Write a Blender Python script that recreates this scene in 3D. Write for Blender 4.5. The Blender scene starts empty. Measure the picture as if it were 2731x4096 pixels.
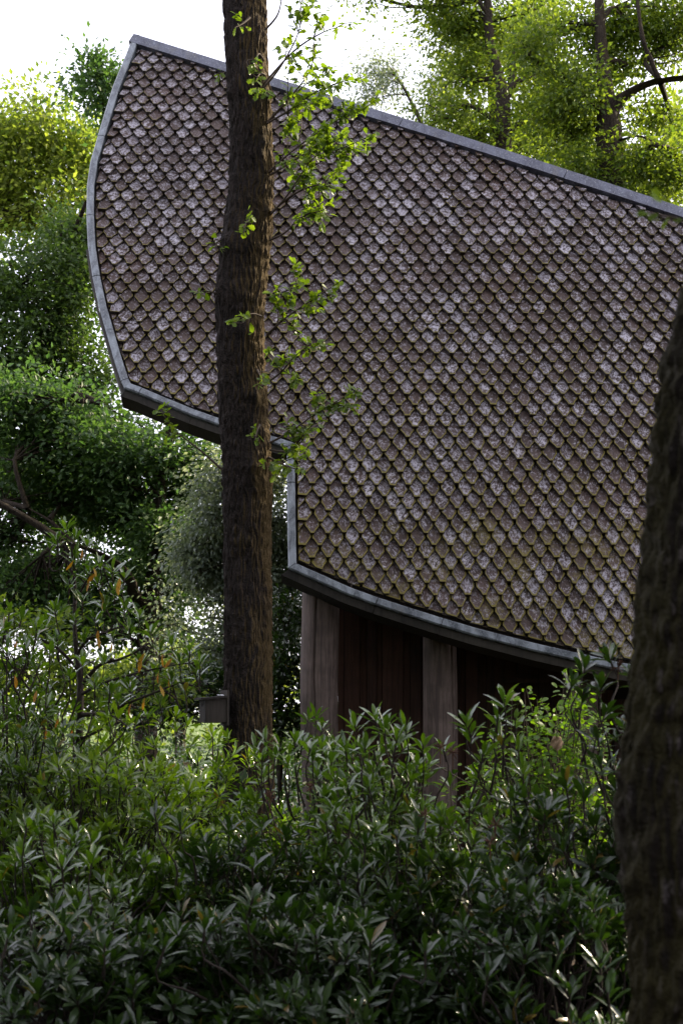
import bpy, math, random
import numpy as np
from mathutils import Matrix, Vector

random.seed(7)
rng = np.random.default_rng(7)
sc = bpy.context.scene
COL = sc.collection

# ------------------------------------------------------------------ camera, light, exposure
F, CX, HZ, EYE = 5689.0, 1365.5, 2850.0, 1.65      # focal length in photo pixels, centre column, horizon row, eye height
cam_d = bpy.data.cameras.new('camera'); cam = bpy.data.objects.new('camera', cam_d); COL.objects.link(cam)
cam.location = (0, 0, EYE); cam.rotation_euler = (math.radians(90), 0, 0)
cam_d.sensor_fit = 'VERTICAL'; cam_d.sensor_height = 36.0; cam_d.sensor_width = 24.0; cam_d.lens = 50.0
cam_d.shift_y = (HZ - 2048.0) / 4096.0
cam_d.clip_end = 2000.0; cam_d.clip_start = 0.05
cam_d.dof.use_dof = True; cam_d.dof.focus_distance = 14.5; cam_d.dof.aperture_fstop = 3.2
sc.camera = cam

SUN_EL, SUN_AZ = math.radians(30), math.radians(55)   # azimuth from +Y (view direction) towards +X (right)
world = bpy.data.worlds.new('World'); sc.world = world; world.use_nodes = True
wn = world.node_tree.nodes; wl = world.node_tree.links
bg = wn['Background']; sky = wn.new('ShaderNodeTexSky'); sky.sky_type = 'NISHITA'
sky.sun_disc = False; sky.sun_elevation = SUN_EL; sky.sun_rotation = SUN_AZ
sky.air_density = 1.0; sky.dust_density = 3.0; sky.ozone_density = 1.0; sky.altitude = 50
# thin bright cloud veil over the whole sky: even white mixed into the clear-sky model
veil = wn.new('ShaderNodeMix'); veil.data_type = 'RGBA'; veil.inputs[0].default_value = 0.72; veil.inputs[7].default_value = (6.4, 6.25, 7.15, 1)
wl.new(sky.outputs[0], veil.inputs[6]); wl.new(veil.outputs[2], bg.inputs[0]); bg.inputs[1].default_value = 0.14

sun_d = bpy.data.lights.new('sun', 'SUN'); sun_d.energy = 5.0; sun_d.angle = math.radians(0.5); sun_d.color = (1.0, 0.86, 0.62)
sun = bpy.data.objects.new('sun', sun_d); COL.objects.link(sun)
sd = Vector((math.sin(SUN_AZ) * math.cos(SUN_EL), math.cos(SUN_AZ) * math.cos(SUN_EL), math.sin(SUN_EL)))
sun.rotation_euler = (-sd).to_track_quat('-Z', 'Y').to_euler(); sun.location = sd * 60

sc.view_settings.view_transform = 'Standard'; sc.view_settings.look = 'None'
sc.view_settings.gamma = 1.0; sc.view_settings.use_curve_mapping = False
sc.view_settings.exposure = 1.48
sc.render.engine = 'CYCLES'
cy = sc.cycles
cy.max_bounces = 7; cy.diffuse_bounces = 4; cy.glossy_bounces = 2; cy.transmission_bounces = 4; cy.transparent_max_bounces = 4
cy.use_denoising = True; cy.caustics_reflective = False; cy.caustics_refractive = False
cy.sample_clamp_indirect = 6.0

# ------------------------------------------------------------------ helpers
def P(px, py, Y):
    return np.array([(px - CX) / F * Y, Y, EYE + (HZ - py) / F * Y])

def tag(o, label=None, cat=None, group=None, kind=None):
    if label: o['label'] = label
    if cat: o['category'] = cat
    if group: o['group'] = group
    if kind: o['kind'] = kind
    return o

def thing(name, base, label, cat, group=None):
    o = bpy.data.objects.new(name, None); COL.objects.link(o); o.location = tuple(base); o.empty_display_size = 0.2
    return tag(o, label, cat, group)

def base_of(parent):
    b = Vector((0, 0, 0))
    while parent is not None:
        b = b + parent.location; parent = parent.parent
    return b

def npmesh(name, V, faces, mat, attrs=None, smooth=False):
    """V (n,3); faces: list of int arrays (m,k); attrs: {name: per-point array}"""
    me = bpy.data.meshes.new(name)
    V = np.asarray(V, dtype=np.float32)
    me.vertices.add(len(V)); me.vertices.foreach_set('co', V.ravel())
    loops = np.concatenate([np.asarray(f, dtype=np.int32).ravel() for f in faces])
    counts = np.concatenate([np.full(len(f), np.asarray(f).shape[1], dtype=np.int32) for f in faces])
    starts = np.concatenate([[0], np.cumsum(counts)[:-1]]).astype(np.int32)
    me.loops.add(len(loops)); me.loops.foreach_set('vertex_index', loops)
    me.polygons.add(len(counts)); me.polygons.foreach_set('loop_start', starts)
    me.polygons.foreach_set('use_smooth', np.full(len(counts), smooth, dtype=bool))
    me.update(calc_edges=True)
    for k, a in (attrs or {}).items():
        a = np.asarray(a, dtype=np.float32)
        if a.ndim == 2:
            at = me.attributes.new(k, 'FLOAT_VECTOR', 'POINT'); at.data.foreach_set('vector', a.ravel())
        else:
            at = me.attributes.new(k, 'FLOAT', 'POINT'); at.data.foreach_set('value', a)
    me.materials.append(mat)
    return me

def link(name, me, parent=None, matrix=None):
    o = bpy.data.objects.new(name, me); COL.objects.link(o)
    if parent is not None: o.parent = parent
    if matrix is not None: o.matrix_basis = matrix
    return o

def part(name, V, faces, mat, parent=None, attrs=None, smooth=False):
    """mesh given in world coordinates, stored relative to its parent chain (parents are never rotated)"""
    V = np.asarray(V, dtype=float)
    if parent is not None: V = V - np.array(base_of(parent))
    return link(name, npmesh(name, V, faces, mat, attrs, smooth), parent)

def vnoise(p, seed=0):
    p = np.asarray(p, dtype=float); i = np.floor(p).astype(np.int64); f = p - i; f = f * f * (3 - 2 * f)
    def h(a, b, c):
        n = (a * 374761393 + b * 668265263 + c * 2147483647 + seed * 1442695041) & 0x7fffffff
        n = ((n ^ (n >> 13)) * 1274126177) & 0x7fffffff
        n = ((n ^ (n >> 16)) * 974634777) & 0x7fffffff
        return (n & 0xffff) / 65535.0
    r = 0
    for dx in (0, 1):
        for dy in (0, 1):
            for dz in (0, 1):
                w = (f[..., 0] if dx else 1 - f[..., 0]) * (f[..., 1] if dy else 1 - f[..., 1]) * (f[..., 2] if dz else 1 - f[..., 2])
                r = r + w * h(i[..., 0] + dx, i[..., 1] + dy, i[..., 2] + dz)
    return r

def catmull(pts, n):
    pts = np.asarray(pts, dtype=float); m = len(pts)
    t = np.linspace(0, m - 1, n); i = np.clip(np.floor(t).astype(int), 0, m - 2); f = (t - i)[:, None]
    p0 = pts[np.clip(i - 1, 0, m - 1)]; p1 = pts[i]; p2 = pts[i + 1]; p3 = pts[np.clip(i + 2, 0, m - 1)]
    return 0.5 * ((2 * p1) + (-p0 + p2) * f + (2 * p0 - 5 * p1 + 4 * p2 - p3) * f ** 2 + (-p0 + 3 * p1 - 3 * p2 + p3) * f ** 3)

def norm(v):
    return v / np.maximum(np.linalg.norm(v, axis=-1, keepdims=True), 1e-9)

class Tubes:
    def __init__(s): s.V = []; s.Q = []; s.n = 0
    def add(s, pts, rad, sides=6):
        pts = np.asarray(pts, dtype=float); rad = np.broadcast_to(np.asarray(rad, dtype=float), (len(pts),))
        t = norm(np.gradient(pts, axis=0))
        ref = np.where(np.abs(t[:, 2:3]) > 0.9, np.array([[1.0, 0, 0]]), np.array([[0, 0, 1.0]]))
        ref = np.repeat(ref[:1], len(pts), 0)
        a = norm(np.cross(t, ref)); b = np.cross(t, a)
        th = np.linspace(0, 2 * math.pi, sides, endpoint=False)
        ring = pts[:, None] + rad[:, None, None] * (a[:, None] * np.cos(th)[None, :, None] + b[:, None] * np.sin(th)[None, :, None])
        m = len(pts); idx = np.arange(m * sides).reshape(m, sides) + s.n
        q = np.stack([idx[:-1], np.roll(idx, -1, 1)[:-1], np.roll(idx, -1, 1)[1:], idx[1:]], -1).reshape(-1, 4)
        s.V.append(ring.reshape(-1, 3)); s.Q.append(q); s.n += m * sides
    def build(s, name, mat, parent=None, smooth=True):
        return part(name, np.concatenate(s.V), [np.concatenate(s.Q)], mat, parent, None, smooth)

class Boxes:
    def __init__(s): s.V = []; s.Q = []; s.n = 0
    def hexa(s, c):
        c = np.asarray(c, dtype=float)   # 8 corners: bottom ring 0-3, top ring 4-7
        f = np.array([[0, 3, 2, 1], [4, 5, 6, 7], [0, 1, 5, 4], [1, 2, 6, 5], [2, 3, 7, 6], [3, 0, 4, 7]]) + s.n
        s.V.append(c); s.Q.append(f); s.n += 8
    def box(s, lo, hi):
        x0, y0, z0 = lo; x1, y1, z1 = hi
        s.hexa([(x0, y0, z0), (x1, y0, z0), (x1, y1, z0), (x0, y1, z0), (x0, y0, z1), (x1, y0, z1), (x1, y1, z1), (x0, y1, z1)])
    def build(s, name, mat, parent=None):
        return part(name, np.concatenate(s.V), [np.concatenate(s.Q)], mat, parent)

# ------------------------------------------------------------------ materials
class Mat:
    def __init__(s, name, rough=0.8, spec=0.3):
        s.m = bpy.data.materials.new(name); s.m.use_nodes = True
        s.n = s.m.node_tree.nodes; s.l = s.m.node_tree.links
        s.b = s.n['Principled BSDF']; s.out = s.n['Material Output']
        s.b.inputs['Roughness'].default_value = rough; s.b.inputs['Specular IOR Level'].default_value = spec
    def node(s, t, **kw):
        n = s.n.new(t)
        for k, v in kw.items(): setattr(n, k, v)
        return n
    def put(s, sock, v):
        if hasattr(v, 'links') or hasattr(v, 'is_linked'): s.l.new(v, sock)
        else: sock.default_value = v
    def attr(s, name, out='Fac'):
        n = s.node('ShaderNodeAttribute'); n.attribute_name = name; return n.outputs[out]
    def math(s, op, a, b=0.0, clamp=False):
        n = s.node('ShaderNodeMath', operation=op, use_clamp=clamp); s.put(n.inputs[0], a); s.put(n.inputs[1], b); return n.outputs[0]
    def vmath(s, op, a, b):
        n = s.node('ShaderNodeVectorMath', operation=op); s.put(n.inputs[0], a); s.put(n.inputs[1], b); return n.outputs[0]
    def noise(s, vec, scale, detail=3.0, rough=0.6, dist=0.0, col=False):
        n = s.node('ShaderNodeTexNoise'); s.put(n.inputs['Vector'], vec); n.inputs['Scale'].default_value = scale
        n.inputs['Detail'].default_value = detail; n.inputs['Roughness'].default_value = rough; n.inputs['Distortion'].default_value = dist
        return n.outputs['Color' if col else 'Fac']
    def ramp(s, fac, lo, hi):
        n = s.node('ShaderNodeMapRange'); s.put(n.inputs[0], fac); s.put(n.inputs[1], lo); s.put(n.inputs[2], hi); return n.outputs[0]
    def mix(s, fac, a, b):
        n = s.node('ShaderNodeMix', data_type='RGBA'); s.put(n.inputs[0], fac)
        for k, v in ((6, a), (7, b)):
            if isinstance(v, tuple) and len(v) == 3: v = v + (1,)
            s.put(n.inputs[k], v)
        return n.outputs[2]
    def rnd(s):
        oi = s.node('ShaderNodeObjectInfo')
        return s.math('FRACT', s.math('ADD', s.attr('rnd'), oi.outputs['Random']))
    def pos(s): return s.node('ShaderNodeNewGeometry').outputs['Position']
    def scaled(s, vec, sx, sy, sz): return s.vmath('MULTIPLY', vec, (sx, sy, sz))
    def bump(s, h, strength=0.5, dist=0.02):
        n = s.node('ShaderNodeBump'); s.put(n.inputs['Height'], h); n.inputs['Strength'].default_value = strength; n.inputs['Distance'].default_value = dist
        s.l.new(n.outputs[0], s.b.inputs['Normal']); return n.outputs[0]
    def color(s, c): s.put(s.b.inputs['Base Color'], c if not (isinstance(c, tuple) and len(c) == 3) else c + (1,))

def mat_shingle():
    m = Mat('weathered_shingle', 0.75, 0.35)
    r = m.rnd(); loc = m.attr('loc', 'Vector')
    r2 = m.math('FRACT', m.math('MULTIPLY', r, 7.31)); r3 = m.math('FRACT', m.math('MULTIPLY', r, 23.7))
    rot = m.node('ShaderNodeVectorRotate', rotation_type='Z_AXIS'); m.l.new(loc, rot.inputs['Vector'])
    m.put(rot.inputs['Angle'], m.math('MULTIPLY', m.math('SUBTRACT', r2, 0.5), 1.3))
    off = m.node('ShaderNodeCombineXYZ'); m.put(off.inputs[0], m.math('MULTIPLY', r, 91.0)); m.put(off.inputs[1], m.math('MULTIPLY', r2, 57.0)); m.put(off.inputs[2], m.math('MULTIPLY', r3, 33.0))
    v = m.vmath('ADD', rot.outputs[0], off.outputs[0])
    grain = m.noise(m.scaled(v, 1.0, 0.25, 1.0), 66.0, 3.0, 0.6, 0.9)
    blot = m.noise(v, 21.0, 4.0, 0.68)
    g = m.math('ADD', m.math('MULTIPLY', grain, 0.5), m.math('MULTIPLY', blot, 0.5))
    broad = m.noise(m.pos(), 0.75, 3.0, 0.6)
    thr = m.math('SUBTRACT', m.math('ADD', 0.465, m.math('MULTIPLY', broad, 0.18)), m.math('MULTIPLY', m.math('POWER', r3, 1.6), 0.08))
    lich = m.ramp(g, m.math('SUBTRACT', thr, 0.03), m.math('ADD', thr, 0.085))
    dark = m.mix(m.ramp(grain, 0.3, 0.7), m.mix(r, (0.014, 0.008, 0.006), (0.030, 0.018, 0.014)), m.mix(r, (0.060, 0.036, 0.029), (0.105, 0.070, 0.060)))
    pale = m.mix(r2, (0.27, 0.25, 0.285), (0.48, 0.45, 0.50))
    c = m.mix(m.math('MULTIPLY', lich, 0.85), dark, pale)
    # reddish leaf litter dust in broad patches
    p = m.pos()
    lit = m.math('MULTIPLY', m.ramp(m.noise(p, 0.9, 3.0), 0.5, 0.75), m.ramp(m.noise(v, 60.0, 2.0), 0.5, 0.62))
    c = m.mix(m.math('MULTIPLY', lit, 0.6), c, (0.13, 0.055, 0.032))
    # moss: lower edges, more towards the eaves
    sep = m.node('ShaderNodeSeparateXYZ'); m.l.new(p, sep.inputs[0])
    hgt = m.ramp(sep.outputs[2], 8.2, 3.4)
    edge = m.attr('edge')
    mn = m.noise(p, 2.2, 3.0); mf = m.noise(v, 48.0, 2.0)
    mossy = m.math('ADD', m.math('MULTIPLY', edge, 0.75), m.math('ADD', m.math('MULTIPLY', mn, 0.75), m.math('MULTIPLY', mf, 0.45)))
    mossy = m.math('ADD', mossy, m.math('MULTIPLY', hgt, 0.46))
    moss = m.ramp(mossy, 1.07, 1.36)
    mc = m.mix(mf, (0.045, 0.038, 0.006), (0.21, 0.165, 0.018))
    c = m.mix(m.math('MULTIPLY', moss, 0.92), c, mc)
    c = m.mix(m.math('MULTIPLY', m.math('LESS_THAN', edge, -0.15), 0.75), c, (0.022, 0.015, 0.011))  # butt faces: weathered end grain, darkened further to paint in the shadow lines
    m.color(c)
    m.bump(m.math('ADD', g, m.math('MULTIPLY', moss, 0.5)), 0.55, 0.006)
    return m.m

def mat_wood(name, a, b, streak=1.0, rough=0.75, mossy=None):
    m = Mat(name, rough, 0.3); p = m.pos()
    g = m.noise(m.scaled(p, 1, 1, 0.06), 42.0 * streak, 4.0, 0.65, 0.6)
    w = m.noise(p, 3.5, 3.0)
    c = m.mix(m.ramp(m.math('ADD', m.math('MULTIPLY', g, 0.6), m.math('MULTIPLY', w, 0.4)), 0.40, 0.62), a, b)
    kn = m.ramp(m.noise(m.scaled(p, 1, 1, 0.6), 7.0, 1.0), 0.70, 0.78)
    c = m.mix(m.math('MULTIPLY', kn, 0.7), c, tuple(x * 0.35 for x in a))
    if mossy: c = m.mix(m.math('MULTIPLY', m.ramp(m.noise(p, 5.0, 3.0), 0.5, 0.7), 0.6), c, mossy)
    ck = m.ramp(m.noise(m.scaled(p, 1, 1, 0.035), 17.0, 2.0, 0.5, 0.3), 0.60, 0.66); c = m.mix(m.math('MULTIPLY', ck, 0.75), c, tuple(x * 0.25 for x in a))
    bl = m.ramp(m.noise(m.scaled(p, 1, 1, 0.5), 6.0, 4.0, 0.7), 0.5, 0.72); c = m.mix(m.math('MULTIPLY', bl, 0.6), c, tuple(x * 0.7 for x in a))
    r = m.rnd(); c2 = m.mix(0.22, c, m.mix(r, (0.0, 0.0, 0.0), tuple(min(1, x * 2.0) for x in b)))
    m.color(c2); m.bump(g, 0.4, 0.006)
    return m.m

def mat_lead(name, a, b):
    m = Mat(name, 0.42, 0.5); p = m.pos()
    s1 = m.noise(m.scaled(p, 1.0, 1.0, 0.35), 9.0, 4.0, 0.65, 0.5); s2 = m.noise(p, 55.0, 2.0)
    c = m.mix(m.ramp(s1, 0.42, 0.60), a, b)
    c = m.mix(m.math('MULTIPLY', m.ramp(s2, 0.56, 0.72), 0.35), c, (0.42, 0.45, 0.46))
    c = m.mix(m.math('MULTIPLY', m.ramp(m.noise(m.scaled(p, 1, 1, 0.5), 4.0, 4.0), 0.6, 0.72), 0.45), c, (0.12, 0.11, 0.09))
    m.color(c); m.b.inputs['Metallic'].default_value = 0.15
    m.bump(m.math('ADD', s1, m.math('MULTIPLY', s2, 0.2)), 0.25, 0.02)
    m.put(m.b.inputs['Roughness'], m.ramp(s1, 0.0, 1.4))
    return m.m

def mat_bark(name, a, b, moss, moss_dir, moss_amt, pale=None, zs=0.2, sc_=22.0):
    m = Mat(name, 0.9, 0.2); p = m.pos()
    g = m.noise(m.scaled(p, 1, 1, zs), sc_, 4.0, 0.65, 0.4); n2 = m.noise(p, 60.0, 3.0)
    c = m.mix(m.ramp(m.math('ADD', m.math('MULTIPLY', g, 0.6), m.math('MULTIPLY', n2, 0.4)), 0.38, 0.62), a, b)
    if pale: c = m.mix(m.math('MULTIPLY', m.ramp(m.noise(m.scaled(p, 1, 1, 0.45), 19.0, 3.0, 0.6), 0.57, 0.68), 0.8), c, pale)
    gm = m.node('ShaderNodeNewGeometry'); d = m.node('ShaderNodeVectorMath', operation='DOT_PRODUCT')
    m.l.new(gm.outputs['Normal'], d.inputs[0]); d.inputs[1].default_value = moss_dir
    mm = m.math('ADD', m.math('MULTIPLY', d.outputs['Value'], 0.45), m.noise(m.scaled(p, 1, 1, 0.5), 4.0, 4.0, 0.6))
    c = m.mix(m.math('MULTIPLY', m.ramp(mm, 0.55, 0.88), moss_amt), c, moss)
    m.color(c); m.bump(m.math('ADD', g, m.math('MULTIPLY', n2, 0.4)), 1.0, 0.05)
    return m.m

def mat_leaf(name, a, b, c_old=None, old=0.0, trans=0.35, rough=0.45, spec=0.4, tboost=1.5, warm=(1.18, 1.12, 0.42), coat=0.0):
    m = Mat(name, rough, spec); r = m.rnd()
    if coat: m.b.inputs['Coat Weight'].default_value = coat; m.b.inputs['Coat Roughness'].default_value = 0.18; m.b.inputs['Coat IOR'].default_value = 1.62
    r2 = m.math('FRACT', m.math('MULTIPLY', r, 13.7))
    c = m.mix(r, a, b)
    if old > 0: c = m.mix(m.math('LESS_THAN', r2, old), c, c_old)
    m.color(c)
    if rough < 0.5: m.put(m.b.inputs['Roughness'], m.math('ADD', rough - 0.08, m.math('MULTIPLY', r2, 0.2)))
    tr = m.node('ShaderNodeBsdfTranslucent')
    m.put(tr.inputs['Color'], m.vmath('MULTIPLY', c, tuple(tboost * w for w in warm)))
    mx = m.node('ShaderNodeMixShader'); mx.inputs[0].default_value = trans
    m.l.new(m.b.outputs[0], mx.inputs[1]); m.l.new(tr.outputs[0], mx.inputs[2]); m.l.new(mx.outputs[0], m.out.inputs[0])
    return m.m

def mat_plain(name, c, rough=0.8, var=0.3, scale=8.0):
    m = Mat(name, rough, 0.3); n = m.noise(m.pos(), scale, 4.0)
    m.color(m.mix(n, tuple(x * (1 - var) for x in c), tuple(x * (1 + var) for x in c))); m.bump(n, 0.3, 0.01)
    return m.m

M = {}
M['shingle'] = mat_shingle()
M['deck'] = mat_plain('roof_underlay', (0.03, 0.02, 0.017), 0.95)
M['lead'] = mat_lead('edge_lead', (0.080, 0.088, 0.10), (0.19, 0.21, 0.23))
M['ridge'] = mat_lead('ridge_lead', (0.045, 0.047, 0.068), (0.085, 0.09, 0.122))
M['fascia'] = mat_wood('fascia_timber', (0.016, 0.013, 0.010), (0.040, 0.034, 0.026))
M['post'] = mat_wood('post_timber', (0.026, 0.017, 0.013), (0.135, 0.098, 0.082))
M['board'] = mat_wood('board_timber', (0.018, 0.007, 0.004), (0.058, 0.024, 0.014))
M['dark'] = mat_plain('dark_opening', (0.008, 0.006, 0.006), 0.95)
M['crack'] = mat_plain('crack_dark', (0.012, 0.009, 0.008), 0.95)
M['box'] = mat_wood('bird_box_timber', (0.012, 0.009, 0.007), (0.034, 0.026, 0.020))
M['spot'] = mat_plain('pale_speck', (0.75, 0.75, 0.78), 0.8, 0.25, 90)
M['bark_mid'] = mat_bark('oak_bark', (0.008, 0.006, 0.005), (0.042, 0.031, 0.026), (0.105, 0.070, 0.026), (0.98, -0.1, 0.1), 0.75, zs=0.14, sc_=34.0)  # right-side moss tint also carries painted warm light from the right
M['bark_near'] = mat_bark('mossy_bark', (0.005, 0.004, 0.003), (0.020, 0.015, 0.012), (0.030, 0.025, 0.006), (-0.9, -0.1, 0.3), 0.75, pale=(0.13, 0.11, 0.11), zs=0.3, sc_=14.0)
M['bark_far'] = mat_bark('far_bark', (0.018, 0.013, 0.010), (0.055, 0.042, 0.030), (0.07, 0.05, 0.018), (0.9, 0, 0.3), 0.4)
M['twig'] = mat_plain('twig_bark', (0.075, 0.055, 0.042), 0.85)
M['stem'] = mat_plain('rhododendron_stem', (0.028, 0.019, 0.015), 0.85)
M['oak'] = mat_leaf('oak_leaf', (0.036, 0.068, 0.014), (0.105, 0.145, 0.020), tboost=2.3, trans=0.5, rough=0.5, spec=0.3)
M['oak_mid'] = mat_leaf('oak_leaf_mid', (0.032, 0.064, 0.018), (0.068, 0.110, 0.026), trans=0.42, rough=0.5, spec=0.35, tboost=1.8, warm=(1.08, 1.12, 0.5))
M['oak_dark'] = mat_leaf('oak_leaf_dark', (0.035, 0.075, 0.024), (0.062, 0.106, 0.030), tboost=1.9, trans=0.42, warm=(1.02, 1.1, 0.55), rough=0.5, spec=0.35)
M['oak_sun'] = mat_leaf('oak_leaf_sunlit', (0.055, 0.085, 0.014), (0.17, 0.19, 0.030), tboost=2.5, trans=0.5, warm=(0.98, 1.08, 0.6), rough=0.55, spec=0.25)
M['birch'] = mat_leaf('birch_leaf', (0.09, 0.125, 0.085), (0.24, 0.28, 0.21), trans=0.4, rough=0.36, spec=0.6, warm=(1.1, 1.1, 0.6))
M['spray'] = mat_leaf('young_oak_leaf', (0.075, 0.125, 0.016), (0.13, 0.185, 0.022), trans=0.5, rough=0.45, spec=0.4, warm=(1.2, 1.25, 0.3))
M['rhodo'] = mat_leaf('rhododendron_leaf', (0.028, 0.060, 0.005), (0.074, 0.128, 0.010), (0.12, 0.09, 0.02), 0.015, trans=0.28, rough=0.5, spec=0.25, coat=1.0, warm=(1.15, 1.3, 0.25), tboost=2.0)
M['rhodo_pale'] = mat_leaf('lit_young_rhododendron_leaf', (0.065, 0.115, 0.010), (0.14, 0.20, 0.018), (0.16, 0.11, 0.02), 0.01, trans=0.40, rough=0.5, spec=0.25, coat=1.0, warm=(1.15, 1.3, 0.25), tboost=1.8)  # young leaf green, colour brightened to carry sky light on the bush tops
M['rhodo_dark'] = mat_leaf('shaded_rhododendron_leaf', (0.012, 0.027, 0.006), (0.027, 0.053, 0.008), (0.12, 0.08, 0.02), 0.02, trans=0.24, rough=0.5, spec=0.2, coat=0.55, warm=(1.1, 1.3, 0.35), tboost=2.0)  # darker copy: shade on the lower bushes is put into the leaf colour
M['yellow'] = mat_leaf('yellowed_leaf', (0.30, 0.14, 0.02), (0.40, 0.26, 0.03), trans=0.35, rough=0.5, warm=(1.2, 0.9, 0.2), tboost=1.2)
M['small'] = mat_leaf('small_shrub_leaf', (0.065, 0.125, 0.014), (0.14, 0.22, 0.024), trans=0.42, rough=0.42, spec=0.4, warm=(1.15, 1.3, 0.25), tboost=1.7)
M['seed'] = mat_plain('dead_flower_head', (0.085, 0.038, 0.022), 0.9)
M['dry'] = mat_plain('dry_leaf', (0.26, 0.17, 0.10), 0.8, 0.3, 40)

def mat_ground():
    m = Mat('forest_floor_soil', 0.95, 0.15); p = m.pos()
    n = m.noise(p, 6.0, 5.0); n2 = m.noise(p, 0.5, 3.0)
    soil = m.mix(n, (0.010, 0.007, 0.005), (0.030, 0.020, 0.013))
    soil = m.mix(m.ramp(m.noise(p, 25.0, 3.0), 0.55, 0.65), soil, (0.05, 0.028, 0.014))
    grass = m.mix(n, (0.05, 0.085, 0.02), (0.11, 0.15, 0.035))
    sep = m.node('ShaderNodeSeparateXYZ'); m.l.new(p, sep.inputs[0])
    far = m.ramp(m.math('ADD', sep.outputs[1], m.math('MULTIPLY', n2, 8.0)), 44.0, 56.0)
    m.color(m.mix(far, soil, grass)); m.bump(n, 0.6, 0.05)
    return m.m
M['ground'] = mat_ground()

# ------------------------------------------------------------------ ground
gx = np.concatenate([[-600, -150, -60], np.linspace(-24, 24, 49), [60, 150, 600]]); gy = np.concatenate([[-120, -40], np.linspace(-8, 40, 49), [80, 200, 700]])
GX, GY = np.meshgrid(gx, gy)
GZ = -0.05 + 0.12 * (vnoise(np.stack([GX * 0.4, GY * 0.4, GX * 0], -1), 3) - 0.5) * ((np.abs(GX) < 25) & (GY < 41))
nx = len(gx); gi = np.arange(GX.size).reshape(GX.shape)
tag(part('ground', np.stack([GX, GY, GZ], -1).reshape(-1, 3), [np.stack([gi[:-1, :-1], gi[:-1, 1:], gi[1:, 1:], gi[1:, :-1]], -1).reshape(-1, 4)], M['ground'], None, None, True),
    'brown forest floor under the bushes and trees', None, None, 'structure')

# ------------------------------------------------------------------ building: curved shingled shell
zz = np.linspace(-1.5, 14, 3101)
tilt_z = np.radians(13 + 3.0 * np.clip(zz, 0, 4))
yy = np.cumsum(np.tan(tilt_z)) * (zz[1] - zz[0]); yy = yy - np.interp(0.35, zz, yy) + 14.9
ss = np.cumsum(np.sqrt(1 + np.tan(tilt_z) ** 2)) * (zz[1] - zz[0]); ss = ss - np.interp(0.35, zz, ss)
def surf(X, s, n=0.0):
    X = np.asarray(X, float); s = np.asarray(s, float); z = np.interp(s, ss, zz); y = np.interp(s, ss, yy); t = np.radians(13 + 3.0 * np.clip(z, 0, 4))
    return np.stack(np.broadcast_arrays(X, y - np.cos(t) * n, z + EYE + np.sin(t) * n), -1)
def frame(s):
    z = np.interp(s, ss, zz); t = math.radians(13 + 3.0 * min(max(z, 0), 4))
    return np.array([1.0, 0, 0]), np.array([0, math.sin(t), math.cos(t)]), np.array([0, -math.cos(t), math.sin(t)])
def onsurf(px, py):
    a, c = (px - CX) / F, (HZ - py) / F; Y = 16.0
    for _ in range(60): Y = np.interp(c * Y, zz, yy)
    return np.array([a * Y, np.interp(c * Y, zz, ss)])

left_px = [(540, 166), (497, 275), (458, 370), (427, 470), (397, 570), (368, 670), (354, 768), (352, 888), (358, 1010), (376, 1132), (402, 1254), (430, 1350), (462, 1463), (490, 1548), (504, 1577)]
lowA_px = [(560, 1597), (654, 1637), (769, 1684), (880, 1723), (1010, 1768), (1148, 1812)]
notch_px = [(1149, 1950), (1151, 2120), (1154, 2288)]
lowB_px = [(1385, 2391), (1500, 2433), (1620, 2472), (1760, 2516), (1898, 2557), (2132, 2617), (2300, 2655), (2453, 2690), (2731, 2740), (3050, 2782), (3500, 2825)]
ridge_px = [(540, 166), (840, 260), (1115, 347), (1480, 462), (1742, 543), (2090, 653), (2439, 766), (2731, 862), (3500, 1120)]
Lp = np.array([onsurf(*p) for p in left_px]); Ap = np.array([onsurf(*p) for p in lowA_px]); Np = np.array([onsurf(*p) for p in notch_px])
Bp = np.array([onsurf(*p) for p in lowB_px]); Rp = np.array([onsurf(*p) for p in ridge_px])

bld = thing('shingled_building', (0, 16.0, 0), 'timber building with a curved wall of mossy wooden shingles, raised on thick log posts', 'building')

# shell body, strip by strip
edge = np.concatenate([Bp[::-1], Np[::-1], Ap[::-1], Lp[::-1]])     # from lower right, up the left side to the tip: s grows
es = edge[:, 1].copy()
for i in range(1, len(es)): es[i] = max(es[i], es[i - 1] + 1e-4)
svals = np.unique(np.concatenate([np.linspace(es[0] + 0.01, es[-1] - 0.02, 70), es[1:-1]]))
xl = np.interp(svals, es, edge[:, 0]) + 0.03; xr = np.minimum(np.interp(svals, Rp[::-1, 1], Rp[::-1, 0]), Rp[-1, 0]) - 0.03
xr = np.maximum(xr, xl + 0.01)
TH = 0.24
rows = np.stack([surf(xl, svals), surf(xr, svals), surf(xr, svals) + [0, TH, 0], surf(xl, svals) + [0, TH, 0]], 1)   # (k,4,3)
k = len(svals); ids = np.arange(k * 4).reshape(k, 4)
q = [np.stack([ids[:-1, a], ids[:-1, b], ids[1:, b], ids[1:, a]], -1) for a, b in ((0, 1), (1, 2), (2, 3), (3, 0))]
part('roof_deck', rows.reshape(-1, 3), [np.concatenate(q), ids[:1, ::-1], ids[-1:]], M['deck'], bld)

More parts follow.
